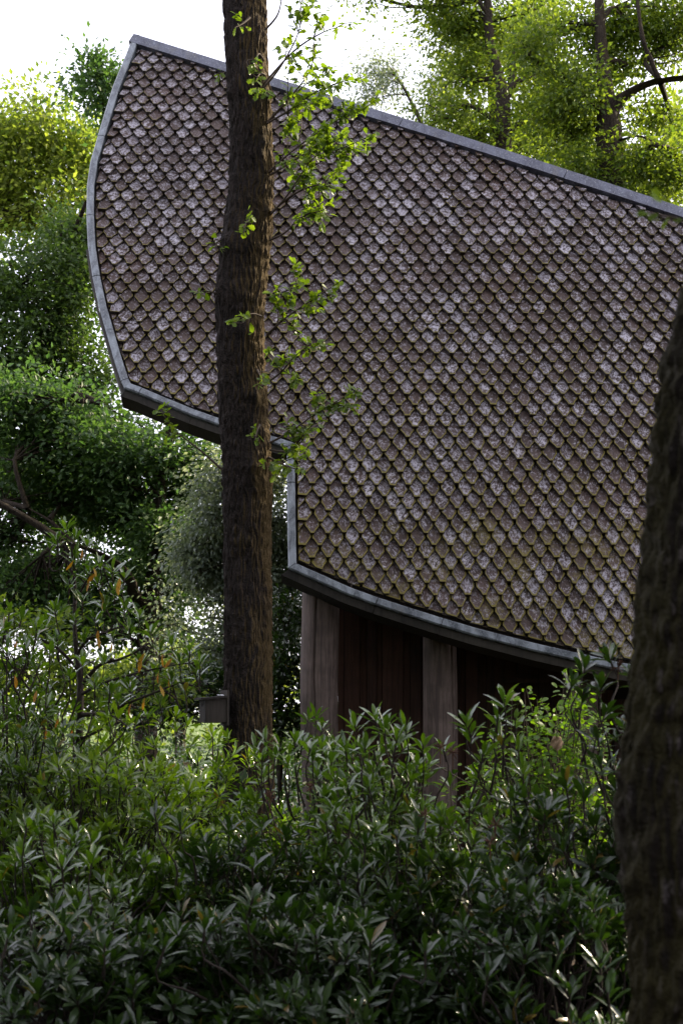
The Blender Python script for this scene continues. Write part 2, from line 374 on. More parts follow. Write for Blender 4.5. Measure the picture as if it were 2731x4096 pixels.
# shingles
W, ROW, PT, THK = 0.174, 0.144, 0.104, 0.064
def shingle_poly(r, square_left=False):
    """outline in local (u, v), v = 0 at the tip, counter-clockwise seen from outside"""
    w = W * 0.5 - 0.006 - r.random() * 0.006; j = lambda a: (r.random() - 0.5) * a
    tip = 0.019 + r.random() * 0.012; up = 2.05 * ROW; dv = j(0.010)
    if square_left:
        return [(-w, dv + 0.004), (tip + j(.006), dv), (w, PT + j(.008)), (w, up), (-w, up)]
    return [(-w, PT + dv + j(.010)), (-w * 0.55 + j(.006), PT * 0.55 - 0.010 + dv + j(.006)), (-tip + j(.006), dv + j(.004)), (tip + j(.006), dv + j(.004)), (w * 0.55 + j(.006), PT * 0.55 - 0.010 + dv + j(.006)), (w, PT + dv + j(.010)), (w, up), (-w, up)]
def clip(poly, p, nrm):
    out = []
    for i in range(len(poly)):
        a, b = poly[i], poly[(i + 1) % len(poly)]
        da = (a[0] - p[0]) * nrm[0] + (a[1] - p[1]) * nrm[1]; db = (b[0] - p[0]) * nrm[0] + (b[1] - p[1]) * nrm[1]
        if da >= 0: out.append(a)
        if (da >= 0) != (db >= 0):
            t = da / (da - db); out.append((a[0] + (b[0] - a[0]) * t, a[1] + (b[1] - a[1]) * t))
    return out
def shingle_geo(poly, r):
    poly = [p for i, p in enumerate(poly) if math.hypot(p[0] - poly[i - 1][0], p[1] - poly[i - 1][1]) > 0.002]
    n = len(poly); c = np.mean(poly, 0); o = np.array(poly)
    vmin = o[:, 1].min()
    lift = r.random() * 0.006; slope = 0.094 / (2.2 * ROW); tw = -0.10 + r.gauss(0, 0.04)
    N = lambda q_: 0.102 + lift - np.maximum(q_[:, 1], -0.02) * slope + q_[:, 0] * tw
    inner = c + (o - c) * 0.74
    top_o = np.c_[o, N(o) - 0.003]; top_i = np.c_[inner, N(inner)]; bot = np.c_[o, N(o) - THK]
    e = np.where(o[:, 1] < PT * 1.25, 1.0, 0.25)
    V = np.concatenate([top_i, top_o, top_o, bot]); i = np.arange(n); jn = (i + 1) % n
    faces = [np.array([list(range(n))]), np.stack([n + i, n + jn, jn, i], -1), np.stack([3 * n + i, 3 * n + jn, 2 * n + jn, 2 * n + i], -1)]
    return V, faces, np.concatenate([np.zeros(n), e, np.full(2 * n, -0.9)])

def halfplanes(pts, inset, flip):
    H = []
    for a, b in zip(pts[:-1], pts[1:]):
        d = (b - a) / np.linalg.norm(b - a); nn = np.array([-d[1], d[0]]) * flip
        H.append((a + nn * inset, nn))
    return H
INS = 0.112
HL = halfplanes(Lp, INS, +1)
cA = np.vstack([Lp[-1:], Ap]); HA = halfplanes(cA[[0, 3, 6]], INS + 0.03, +1)
HN = halfplanes(np.vstack([Ap[-1:], Np])[[0, 3]], INS, +1)
HB = halfplanes(np.vstack([Np[-1:], Bp])[[0, 1, 3, 5, 6, 8, 10, 11]], INS + 0.035, +1)
HR = halfplanes(Rp[[0, 4, 8]], 0.135, -1)
notch_x = Np[0, 0]; corner_s = Ap[-1, 1]
bb0 = np.min([x.min(0) for x in (Lp, Ap, Bp, Rp)], 0); bb1 = np.max([x.max(0) for x in (Lp, Ap, Bp, Rp)], 0)
protos = []
rr = random.Random(11)
cand = []
ri = 0; sv = bb0[1] - 0.1
while sv < bb1[1]:
    xx = bb0[0] - 0.2 + (0.5 * W if ri % 2 else 0)
    while xx < bb1[0]:
        cu, cv = xx + rr.uniform(-.005, .005), sv + rr.gauss(0, .007) + 0.011 * math.sin(xx * 0.9 + ri * 0.31) + 0.007 * math.sin(xx * 2.3 - ri * 0.17)
        mid = (cu, cv + 0.10)
        near_left = False
        H = []
        if cu < notch_x + INS * 0.6: H = HL + HA
        else:
            H = list(HB)
            if mid[1] < corner_s + 0.06: H += HN
        if cu < notch_x + INS: dl = min((cu - p[0]) * nn[0] + (mid[1] - p[1]) * nn[1] for p, nn in HL)
        elif mid[1] < corner_s: dl = min((cu - p[0]) * nn[0] + (mid[1] - p[1]) * nn[1] for p, nn in HN)
        else: dl = 9
        near_left = dl < W * 0.62
        H = H + HR
        poly0 = shingle_poly(rr, near_left)
        poly = [(a + cu, b + cv) for a, b in poly0]; clipped = False
        for p, nn in H:
            ds = [(a - p[0]) * nn[0] + (b - p[1]) * nn[1] for a, b in poly]
            if min(ds) < 0:
                clipped = True; poly = clip(poly, p, nn)
                if len(poly) < 3: break
        if len(poly) >= 3:
            A = 0.5 * abs(sum(poly[i - 1][0] * poly[i][1] - poly[i][0] * poly[i - 1][1] for i in range(len(poly))))
            if A > 0.0012:
                loc = [(a - cu, b - cv) for a, b in poly]
                pt = surf(cu, cv + 0.05); px = pt[0] / pt[1] * F + CX; py = HZ - (pt[2] - EYE) / pt[1] * F
                if px < 2950:
                    hid = (860 < px < 1090) or px > 2440 or (1700 < px and py > 2640) or (1090 < px < 1330 and py < 1900)
                    lowest = min(b for a, b in loc)
                    vis = A - (0.55 * A if not clipped else 0.4 * A)
                    cand.append((0 if hid or A < 0.012 else F / pt[1] * (1 - 0.2 * clipped), cu, cv, loc, clipped or near_left))
        xx += W
    sv += ROW; ri += 1
cand.sort(key=lambda c_: -c_[0])
for i in range(10):
    V, f, e = shingle_geo(shingle_poly(rr), rr)
    protos.append(npmesh('shingle', V, f, M['shingle'], {'loc': V, 'edge': e, 'rnd': np.zeros(len(V))}))
bbase = np.array(base_of(bld))
sV, sF, sE, sL, sR = [], {}, [], [], []; off = 0
for n_, (key, cu, cv, loc, special) in enumerate(cand):
    ex, ev, en = frame(cv + 0.06); o = surf(cu, cv)
    if n_ < 300 and key > 0:
        rot = rr.gauss(0, .032); ca, sa = math.cos(rot), math.sin(rot)
        ex2, ev2 = ex * ca + ev * sa, ev * ca - ex * sa
        Mx = Matrix(((ex2[0], ev2[0], en[0], o[0] - bbase[0]), (ex2[1], ev2[1], en[1], o[1] - bbase[1]), (ex2[2], ev2[2], en[2], o[2] - bbase[2]), (0, 0, 0, 1)))
        if special:
            V, f, e = shingle_geo(loc, rr); me = npmesh('shingle', V, f, M['shingle'], {'loc': V, 'edge': e, 'rnd': np.zeros(len(V))})
        else: me = protos[rr.randrange(10)]
        link('shingle', me, bld, Mx)
    else:
        V, f, e = shingle_geo(loc, rr)
        if len(V) < 9: continue
        rot = rr.gauss(0, .032); ca, sa = math.cos(rot), math.sin(rot)
        Wd = o + V[:, :1] * (ex * ca + ev * sa) + V[:, 1:2] * (ev * ca - ex * sa) + V[:, 2:] * en
        sV.append(Wd); sE.append(e); sL.append(V); sR.append(np.full(len(V), rr.random()))
        for a in f: sF.setdefault(a.shape[1], []).append(a + off)
        off += len(V)
o = part('shingle_field', np.concatenate(sV), [np.concatenate(v) for v in sF.values()], M['shingle'], bld, {'loc': np.concatenate(sL), 'edge': np.concatenate(sE), 'rnd': np.concatenate(sR)})
o['kind'] = 'stuff'

# edge cappings, ridge and fascia swept along the rim
def sweep(name, path, s0, s1, section, mat, flip, gap=0.003, jit=0.0, dense=1):
    """path in (X,s); section list of (out, n); one piece from vertex s0 to s1"""
    pts = np.asarray(path); d = norm(np.diff(pts, axis=0))
    nn = np.stack([d[:, 1], -d[:, 0]], -1) * flip           # outward
    seg = np.arange(s0, s1 + 1); V = []
    for i in seg:
        if i == 0: m, l = nn[0], 1
        elif i == len(pts) - 1: m, l = nn[-1], 1
        else:
            m = nn[i - 1] + nn[i]; m /= np.linalg.norm(m); l = 1 / max(0.5, float(m @ nn[i]))
        p = pts[i].copy()
        if i == s0: p = p + d[min(i, len(d) - 1)] * gap
        if i == s1: p = p - d[i - 1] * gap
        for (b, n_) in section:
            V.append(surf(p[0] + m[0] * b * l, p[1] + m[1] * b * l, n_ + jit))
    V = np.array(V); ns = len(section); ids = np.arange(len(V)).reshape(-1, ns)
    q = np.concatenate([np.stack([ids[:-1, a], ids[:-1, (a + 1) % ns], ids[1:, (a + 1) % ns], ids[1:, a]], -1) for a in range(ns)])
    if flip < 0: q = q[:, ::-1]
    return part(name, V, [q, ids[:1, ::-1], ids[-1:]], mat, bld)
def densify(pts, m):
    out = []
    for a, b in zip(pts[:-1], pts[1:]):
        for t in range(m): out.append(a + (b - a) * t / m)
    out.append(pts[-1]); return np.array(out)
CW = 0.088
cap = [(-CW, -0.02), (-CW, 0.104), (-CW + 0.012, 0.116), (-0.014, 0.116), (0.0, 0.102), (0.0, -0.08)]
rim = np.vstack([Lp, Ap, Np, Bp])
seams = [0, 4, 7, 9, 11, 13, 15, 18, 20, 21, 23, 25, 27, 30, 33, len(rim) - 1]
for i, (a, b) in enumerate(zip(seams[:-1], seams[1:])):
    sweep('edge_capping', rim, a, b, cap, M['lead'], +1, 0.0035, rr.uniform(-.003, .003))
def fas(w): return [(0.004, -TH * 0.7), (0.004, 0.07), (w, 0.045), (w, -TH * 0.75)]
fs = [8, 14]
sweep('fascia_board', rim, 8, 14, fas(0.03), M['fascia'], +1, 0.0)
sweep('fascia_board', rim, 14, 17, fas(0.07), M['fascia'], +1, 0.002); sweep('fascia_board', rim, 17, 20, fas(0.07), M['fascia'], +1, 0.002)
for a, b in ((23, 25), (25, 27), (27, 30), (30, len(rim) - 1)): sweep('fascia_board', rim, a, b, fas(0.08), M['fascia'], +1, 0.002)
rcap = [(-0.145, 0.03), (-0.145, 0.120), (-0.004, 0.124), (0.02, 0.085), (0.02, -TH), (-0.02, -TH)]
Rd = densify(Rp, 2)
for a, b in ((0, 3), (3, 7), (7, 11), (11, 16)): sweep('ridge_capping', Rd, a, b, rcap, M['ridge'], -1, 0.004, rr.uniform(-.002, .002))

# room under the shell: boarded wall, posts, rear slope
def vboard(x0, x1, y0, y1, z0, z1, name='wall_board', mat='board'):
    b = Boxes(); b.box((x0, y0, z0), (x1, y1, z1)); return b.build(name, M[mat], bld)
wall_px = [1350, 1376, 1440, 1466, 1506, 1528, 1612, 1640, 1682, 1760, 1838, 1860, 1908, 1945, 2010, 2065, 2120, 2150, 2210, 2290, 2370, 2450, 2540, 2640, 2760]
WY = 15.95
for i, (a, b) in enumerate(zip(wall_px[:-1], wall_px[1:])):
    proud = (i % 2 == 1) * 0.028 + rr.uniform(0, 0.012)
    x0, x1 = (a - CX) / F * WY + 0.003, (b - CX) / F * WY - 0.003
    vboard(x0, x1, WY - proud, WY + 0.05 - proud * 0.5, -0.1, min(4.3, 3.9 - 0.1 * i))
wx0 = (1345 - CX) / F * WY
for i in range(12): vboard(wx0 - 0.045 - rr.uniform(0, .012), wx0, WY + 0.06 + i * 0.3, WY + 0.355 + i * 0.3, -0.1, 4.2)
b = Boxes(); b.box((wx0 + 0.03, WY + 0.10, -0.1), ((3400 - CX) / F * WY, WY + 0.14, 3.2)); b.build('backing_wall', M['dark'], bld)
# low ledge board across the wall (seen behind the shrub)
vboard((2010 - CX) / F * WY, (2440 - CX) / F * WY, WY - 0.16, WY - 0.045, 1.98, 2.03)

def log_post(px0, px1, Y, ztop, seed, crack_px, flat_left=False):
    r = np.random.default_rng(seed); x = ((px0 + px1) / 2 - CX) / F * Y; R = (px1 - px0) / 2 / F * Y
    n, m = 140, 60; th = np.linspace(0, 2 * math.pi, n, endpoint=False); zs = np.linspace(-0.15, ztop, m)
    TT, ZZ = np.meshgrid(th, zs)
    rad = R * (1 + 0.05 * (vnoise(np.stack([np.cos(TT) * 1.2, np.sin(TT) * 1.2, ZZ * 1.1], -1) + seed * 7, seed) - 0.5) + 0.035 * (vnoise(np.stack([np.cos(TT) * 6, np.sin(TT) * 6, ZZ * 1.5], -1), seed + 3) - 0.5))
    X = x + rad * np.cos(TT) + 0.012 * np.sin(ZZ * 2 + seed); Yy = Y + rad * np.sin(TT)
    Yy = np.maximum(Yy, Y - R * 0.93)
    if flat_left: X = np.maximum(X, x - R * 0.88)
    # groove of the drying crack
    tc = math.acos((crack_px - CX) / F * Y / R - x / R) * -1 + 2 * math.pi
    dth = np.abs(TT - tc - 0.10 * np.sin(ZZ * 1.7 + seed)); g = np.clip(1 - dth / 0.05, 0, 1) ** 0.6
    cxn, cyn = np.cos(TT), np.sin(TT); X = X - g * 0.04 * cxn; Yy = Yy - g * 0.04 * cyn
    ids = np.arange(n * m).reshape(m, n)
    q = np.stack([ids[:-1], np.roll(ids, -1, 1)[:-1], np.roll(ids, -1, 1)[1:], ids[1:]], -1).reshape(-1, 4)
    p_ = part('log_post', np.stack([X, Yy, ZZ], -1).reshape(-1, 3), [q, ids[-1:]], M['post'], bld, None, True)
    return p_
log_post(1207, 1356, 15.5, 2.96, 1, 1268).__setitem__('label', 'log post under the corner of the eave with a long drying crack')
log_post(1684, 1824, 15.5, 2.52, 5, 1800, True)
log_post(2250, 2390, 15.5, 2.05, 9, 2300)

# rear slope and end wall closing the volume behind the shell
top_s = Rp[:, 1]
rv, idx = [], []
for i in range(3, len(Rp)):
    t0 = surf(Rp[i, 0], Rp[i, 1]) + [0, TH, -0.03]; h = t0[2] - 2.4
    rv += [t0, t0 + [0, 0.10, -0.05], t0 + [0, h * 0.55 + 0.1, -h], t0 + [0, h * 0.55, -h]]
rv = np.array(rv); ids = np.arange(len(rv)).reshape(-1, 4)
part('rear_roof', rv, [np.concatenate([np.stack([ids[:-1, a], ids[:-1, (a + 1) % 4], ids[1:, (a + 1) % 4], ids[1:, a]], -1) for a in range(4)]), ids[:1], ids[-1:]], M['deck'], bld)

# ------------------------------------------------------------------ fallen twigs lying on the shingles
def roof_twig(pxs, label):
    pts = []
    for i, (x, y) in enumerate(pxs):
        a = onsurf(x, y); pts.append(surf(a[0], a[1], 0.075))
    pts = catmull(pts, 14); t = Tubes(); base = pts[0]
    root = thing('fallen_twig', base, label, 'twig'); t.add(pts, np.linspace(0.005, 0.003, 14), 5)
    mid = pts[9]; t.add(np.array([mid, mid + [0.05, -0.02, -0.01], mid + [0.08, -0.02, 0.01]]), 0.0025, 4)
    t.build('stem', M['twig'], root)
roof_twig([(1403, 2362), (1410, 2335), (1428, 2302), (1450, 2275), (1503, 2246)], 'thin pale fallen twig lying on the shingles just above the eave')
roof_twig([(1464, 2055), (1488, 2075), (1506, 2100), (1525, 2150), (1527, 2188)], 'bent fallen twig lying on the shingles higher above the eave')

# ------------------------------------------------------------------ trunks
def trunk_mesh(center, radius, name, mat, parent, sides=96, step=0.03, ridge=0.018, fh=26.0, fv=5.0, seed=1, knobs=()):
    c = np.asarray(center, float); L = np.cumsum(np.r_[0, np.linalg.norm(np.diff(c, axis=0), axis=1)])
    n = max(8, int(L[-1] / step)); u = np.linspace(0, 1, n)
    par = np.linspace(0, len(c) - 1, 400); cc = catmull(c, 400); rad = np.interp(par, np.arange(len(c)), radius)
    l2 = np.cumsum(np.r_[0, np.linalg.norm(np.diff(cc, axis=0), axis=1)]); tt = u * l2[-1]
    C = np.stack([np.interp(tt, l2, cc[:, i]) for i in range(3)], -1); R = np.interp(tt, l2, rad)
    th = np.linspace(0, 2 * math.pi, sides, endpoint=False)
    D = np.stack([np.cos(th), np.sin(th), 0 * th], -1)
    base = C[:, None] + R[:, None, None] * D[None]
    pw = base + (vnoise(base * 5.0, seed) - 0.5)[..., None] * np.array([0.06, 0.06, 0])
    q = pw * np.array([fh, fh, fv])
    n1 = vnoise(q, seed + 1); rdg = 1 - np.abs(2 * n1 - 1); n2 = vnoise(q * np.array([2.1, 2.1, 2.6]), seed + 2)
    big = vnoise(base * np.array([2.5, 2.5, 1.3]), seed + 5) - 0.5
    disp = ridge * (0.9 * (1 - rdg) ** 1.0 + 0.6 * n2 - 0.8) + 0.035 * big * (R[:, None] / 0.22)
    for (kz, kth, amp, sg) in knobs:
        dz = (C[:, 2] - kz)[:, None]; dt = (th - kth + math.pi) % (2 * math.pi) - math.pi
        disp = disp + amp * np.exp(-(dz / sg) ** 2 - (dt[None] * R[:, None] / sg) ** 2)
    V = base + disp[..., None] * D[None]
    ids = np.arange(n * sides).reshape(n, sides)
    f = np.stack([ids[:-1], np.roll(ids, -1, 1)[:-1], np.roll(ids, -1, 1)[1:], ids[1:]], -1).reshape(-1, 4)
    return part(name, V.reshape(-1, 3), [f], mat, parent, None, True)

# ------------------------------------------------------------------ leaves
def tmpl_diamond():
    V = np.array([[0, 0, 0], [0.30, 0.42, 0.05], [0, 1, -0.06], [-0.30, 0.42, 0.05]]); return V, [np.array([[0, 1, 2], [0, 2, 3]])]
def tmpl_oak():
    h = [(0, 0), (0.11, 0.12), (0.10, 0.22), (0.24, 0.33), (0.17, 0.43), (0.34, 0.56), (0.22, 0.66), (0.30, 0.80), (0.14, 0.90), (0, 1.0)]
    mid = [(0, y) for x, y in h[1:-1]]
    V = [(0, 0, 0), (0, 1, -0.10)]; F_ = []
    M0 = len(V); V += [(0, y, -0.10 * y * y) for _, y in mid]
    R0 = len(V); V += [(x, y, 0.20 * x - 0.10 * y * y) for x, y in h[1:-1]]
    L0 = len(V); V += [(-x, y, 0.20 * x - 0.10 * y * y) for x, y in h[1:-1]]
    k = len(mid); T = [[0, R0, M0], [0, M0, L0], [1, M0 + k - 1, R0 + k - 1], [1, L0 + k - 1, M0 + k - 1]]
    for i in range(k - 1):
        T += [[M0 + i, R0 + i, R0 + i + 1], [M0 + i, R0 + i + 1, M0 + i + 1], [M0 + i, M0 + i + 1, L0 + i + 1], [M0 + i, L0 + i + 1, L0 + i]]
    return np.array(V), [np.array(T)]
def tmpl_blade(w=0.165, droop=0.16, fold=0.35, prof=((0.22, 0.55), (0.52, 1.0), (0.80, 0.72))):
    V = [(0, 0, 0)]
    for y, k_ in prof:
        z = 0.06 * y - droop * y * y
        V += [(-w * k_, y, z + fold * w * k_), (0, y, z), (w * k_, y, z + fold * w * k_)]
    V.append((0, 1, 0.05 - droop)); n = len(prof); T = [[0, 2, 1], [0, 3, 2]]
    for i in range(n - 1):
        a = 1 + 3 * i; b = a + 3
        T += [[a, a + 1, b + 1], [a, b + 1, b], [a + 1, a + 2, b + 2], [a + 1, b + 2, b + 1]]
    a = 1 + 3 * (n - 1); e = len(V) - 1; T += [[a, a + 1, e], [a + 1, a + 2, e]]
    return np.array(V), [np.array(T)]
T_DIA, T_OAK, T_RH = tmpl_diamond(), tmpl_oak(), tmpl_blade()
T_SM = tmpl_blade(0.36, 0.12, 0.15, ((0.2, 0.75), (0.5, 1.0), (0.8, 0.7)))
RH_VAR = [tmpl_blade(w_, d_, f_) for w_, d_, f_ in ((.140, .08, .30), (.155, .18, .40), (.145, .28, .25), (.130, .00, .45))]

def leaf_frames(axis, up):
    axis = norm(axis); side = norm(np.cross(axis, up)); nrm = np.cross(side, axis)
    return np.stack([side, axis, nrm], 1)      # rows: x, y, z axes
def leaf_mesh(pos, axis, up, size, tmpl, r=None):
    V, Fs = tmpl; Rm = leaf_frames(axis, up); k = len(V); n = len(pos)
    W_ = pos[:, None] + size[:, None, None] * np.einsum('ki,nij->nkj', V, Rm)
    faces = [(f[None] + (np.arange(n) * k)[:, None, None]).reshape(-1, f.shape[1]) for f in Fs]
    rn = rng.random(n) if r is None else r
    return W_.reshape(-1, 3), faces, np.repeat(rn, k)
def leaves_part(name, pos, axis, up, size, tmpl, mat, parent, stuff=True, r=None):
    V, f, rn = leaf_mesh(pos, axis, up, size, tmpl, r)
    o = part(name, V, f, mat, parent, {'rnd': rn})
    if stuff: o['kind'] = 'stuff'
    return o

def crown(parent, blobs, trunk_pts, mat, leaf, per, spread=0.34, flat=0.5, tmpl=None, name='crown', limb_r=0.05, up_bias=0.9, droop=0.0, twigs=0.35, gap=0.42, bark='bark_far', seed=0, limbs=True):
    """blobs: (px, py, Y, rx, ry, rz, n clusters): clusters of leaves on twigs spread through each blob's volume"""
    r = np.random.default_rng(100 + seed); tb = Tubes(); pos_all, ax_all, up_all = [], [], []
    trunk_pts = np.asarray(trunk_pts, float)
    for (px, py, Y, rx, ry, rz, n) in blobs:
        c = P(px, py, Y); d = norm(r.normal(size=(n * 4, 3))); rad = r.random(n * 4) ** 0.45 * (0.62 + 0.76 * vnoise(d * 1.9 + px * 0.01, seed + 3))
        cl = c + d * rad[:, None] * np.array([rx, ry, rz])
        keep = vnoise(cl * 1.35, seed + 17) > gap; cl = cl[keep][:n]
        j = np.argmin(np.linalg.norm(trunk_pts - (c - [0, 0, 0.8 * rz]), axis=1)); a = trunk_pts[j]
        if limbs:
            m1 = a * 0.5 + c * 0.5 + r.normal(size=3) * 0.15 * np.linalg.norm(c - a) + [0, 0, 0.1]
            tb.add(catmull([a, m1, c], 9), np.linspace(limb_r, limb_r * 0.35, 9), 6)
            for q in cl[r.random(len(cl)) < twigs]:
                w = m1 if r.random() < 0.4 else c
                mm = w * 0.45 + q * 0.55 + r.normal(size=3) * 0.10 * np.linalg.norm(q - w)
                tb.add(catmull([w, mm, q], 6), np.linspace(limb_r * 0.3, 0.005, 6), 4)
        m = r.integers(int(per * 0.5), int(per * 1.5) + 1, len(cl)); o = np.repeat(np.arange(len(cl)), m)
        ext = r.uniform(0.6, 1.3, len(cl))[o][:, None]
        off = r.normal(size=(len(o), 3)) * np.array([spread, spread, spread * flat]) * ext
        tl = r.normal(size=(len(cl), 2)) * 0.35; off[:, 2] += off[:, 0] * tl[o, 0] + off[:, 1] * tl[o, 1]
        p = cl[o] + off
        ax = norm(off + r.normal(size=off.shape) * spread * 0.9); ax[:, 2] -= 0.12 + droop
        up = norm(np.array([0, 0, up_bias]) + r.normal(size=off.shape) * 0.55)
        pos_all.append(p); ax_all.append(ax); up_all.append(up)
    p = np.concatenate(pos_all); sz = leaf * r.uniform(0.7, 1.3, len(p))
    if tb.V: tb.build('branches', M[bark], parent)
    V, f, rn = leaf_mesh(p, np.concatenate(ax_all), np.concatenate(up_all), sz, tmpl or T_DIA)
    part(name, V, f, mat, parent, {'rnd': rn})
    return len(p)

# ------------------------------------------------------------------ the oak in front of the building
TY = 13.2
mid_rows = [(-120, 560, 106), (0, 563, 105), (90, 566, 100), (160, 568, 97), (220, 574, 100), (300, 576, 100), (400, 578, 104), (500, 572, 112), (600, 564, 116), (700, 556, 114), (800, 555, 112), (900, 558, 113), (1000, 563, 114), (1100, 567, 115), (1300, 568, 117), (1500, 569, 116), (1690, 570, 113), (1850, 570, 122), (1990, 570, 150)]
K_ = 2731 / 1568.0
mc = [P(c * K_, y * K_, TY) for y, c, w in mid_rows][::-1]; mr = [w * K_ / 2 / F * TY * 0.98 for y, c, w in mid_rows][::-1]
mid_top = mc[-1]
mc += [mid_top + np.array([0.05, 0.1, 1.2]), mid_top + np.array([0.0, 0.25, 2.6]), mid_top + np.array([-0.2, 0.3, 4.2])]; mr += [0.21, 0.16, 0.09]
oak = thing('oak_tree', (mc[0][0], TY, 0), 'tall dark oak trunk with leafy side shoots, standing in front of the shingled wall', 'tree')
def zpx(y): return EYE + (HZ - y) / F * TY
trunk_mesh(mc, mr, 'trunk', M['bark_mid'], oak, 200, 0.018, 0.030, 58.0, 9.0, 2,
           knobs=[(zpx(330), -1.1, 0.055, 0.09), (zpx(400), -0.5, 0.03, 0.06), (zpx(1010), -2.2, 0.045, 0.16), (zpx(1600), -1.0, 0.05, 0.08), (zpx(1180), -2.4, 0.035, 0.2), (zpx(390), -2.6, 0.035, 0.08), (zpx(700), -1.5, -0.03, 0.09), (zpx(860), -0.6, 0.035, 0.05), (zpx(1340), -1.3, 0.03, 0.07), (zpx(1880), -1.2, 0.045, 0.09), (zpx(2250), -1.9, -0.025, 0.12)])
crown(oak, [(950, -1350, 13.4, 2.2, 2.0, 1.0, 80), (400, -1900, 13.0, 1.6, 1.8, 1.0, 50), (1500, -1900, 13.0, 1.8, 1.8, 1.0, 50)], mc[-4:], M['oak'], 0.11, 26, seed=31, bark='bark_mid', limb_r=0.07)

# side shoots
LEAF_OBJ = [npmesh('leaf', T_OAK[0], T_OAK[1], M['spray'], {'rnd': np.zeros(len(T_OAK[0]))})]
def local_mat(p, axis, up, size, base):
    R = leaf_frames(np.asarray(axis, float)[None], np.asarray(up, float)[None])[0] * size; q = np.asarray(p) - np.asarray(base)
    return Matrix(((R[0][0], R[1][0], R[2][0], q[0]), (R[0][1], R[1][1], R[2][1], q[1]), (R[0][2], R[1][2], R[2][2], q[2]), (0, 0, 0, 1)))
def shoot_spray(parent, pxs, Y0, Y1, n, nobj, spread, r, lsize=0.076, rad=0.011, back=2.0, side_twigs=5):
    pts = [P(x, y, Y0 + (Y1 - Y0) * i / (len(pxs) - 1)) for i, (x, y) in enumerate(pxs)]
    c = catmull(pts, 14); tb = Tubes(); tb.add(c, np.linspace(rad, 0.003, 14), 6)
    ends = []
    for i in range(side_twigs):
        k_ = r.integers(3, 13); d = norm(c[min(k_ + 1, 13)] - c[k_ - 1]); d2 = norm(d + r.normal(size=3) * 0.75 + [0.1, 0, 0.15])
        e = c[k_] + d2 * spread * r.uniform(0.8, 1.9); ends.append((c[k_], e)); tb.add(catmull([c[k_], (c[k_] + e) / 2 + r.normal(size=3) * 0.02, e], 6), np.linspace(0.0055, 0.0022, 6), 4)
    ends.append((c[7], c[13]))
    tw = tb.build('shoot', M['twig'], parent); base = base_of(parent)
    pos, ax, up = [], [], []
    for i in range(n):
        a, e = ends[r.integers(len(ends))]; t = r.random() ** 0.6; q = a + (e - a) * t
        d = norm(e - a); out = norm(d * 0.5 + r.normal(size=3) * np.array([0.9, 0.7, 0.55]) + [0, -0.1, -0.25])
        pos.append(q + r.normal(size=3) * 0.014); ax.append(out); up.append(norm(np.array([0.1, -0.35, 0.8]) + r.normal(size=3) * 0.45))
    pos, ax, up = np.array(pos), np.array(ax), np.array(up); sz = lsize * r.uniform(0.6, 1.25, n)
    order = np.argsort(-sz)
    for i in order[:nobj]: link('leaf', LEAF_OBJ[0], tw, local_mat(pos[i], ax[i], up[i], sz[i], base))
    rest = order[nobj:]
    if len(rest): leaves_part('small_leaves', pos[rest], ax[rest], up[rest], sz[rest], T_OAK, M['spray'], tw)
rs = np.random.default_rng(5)
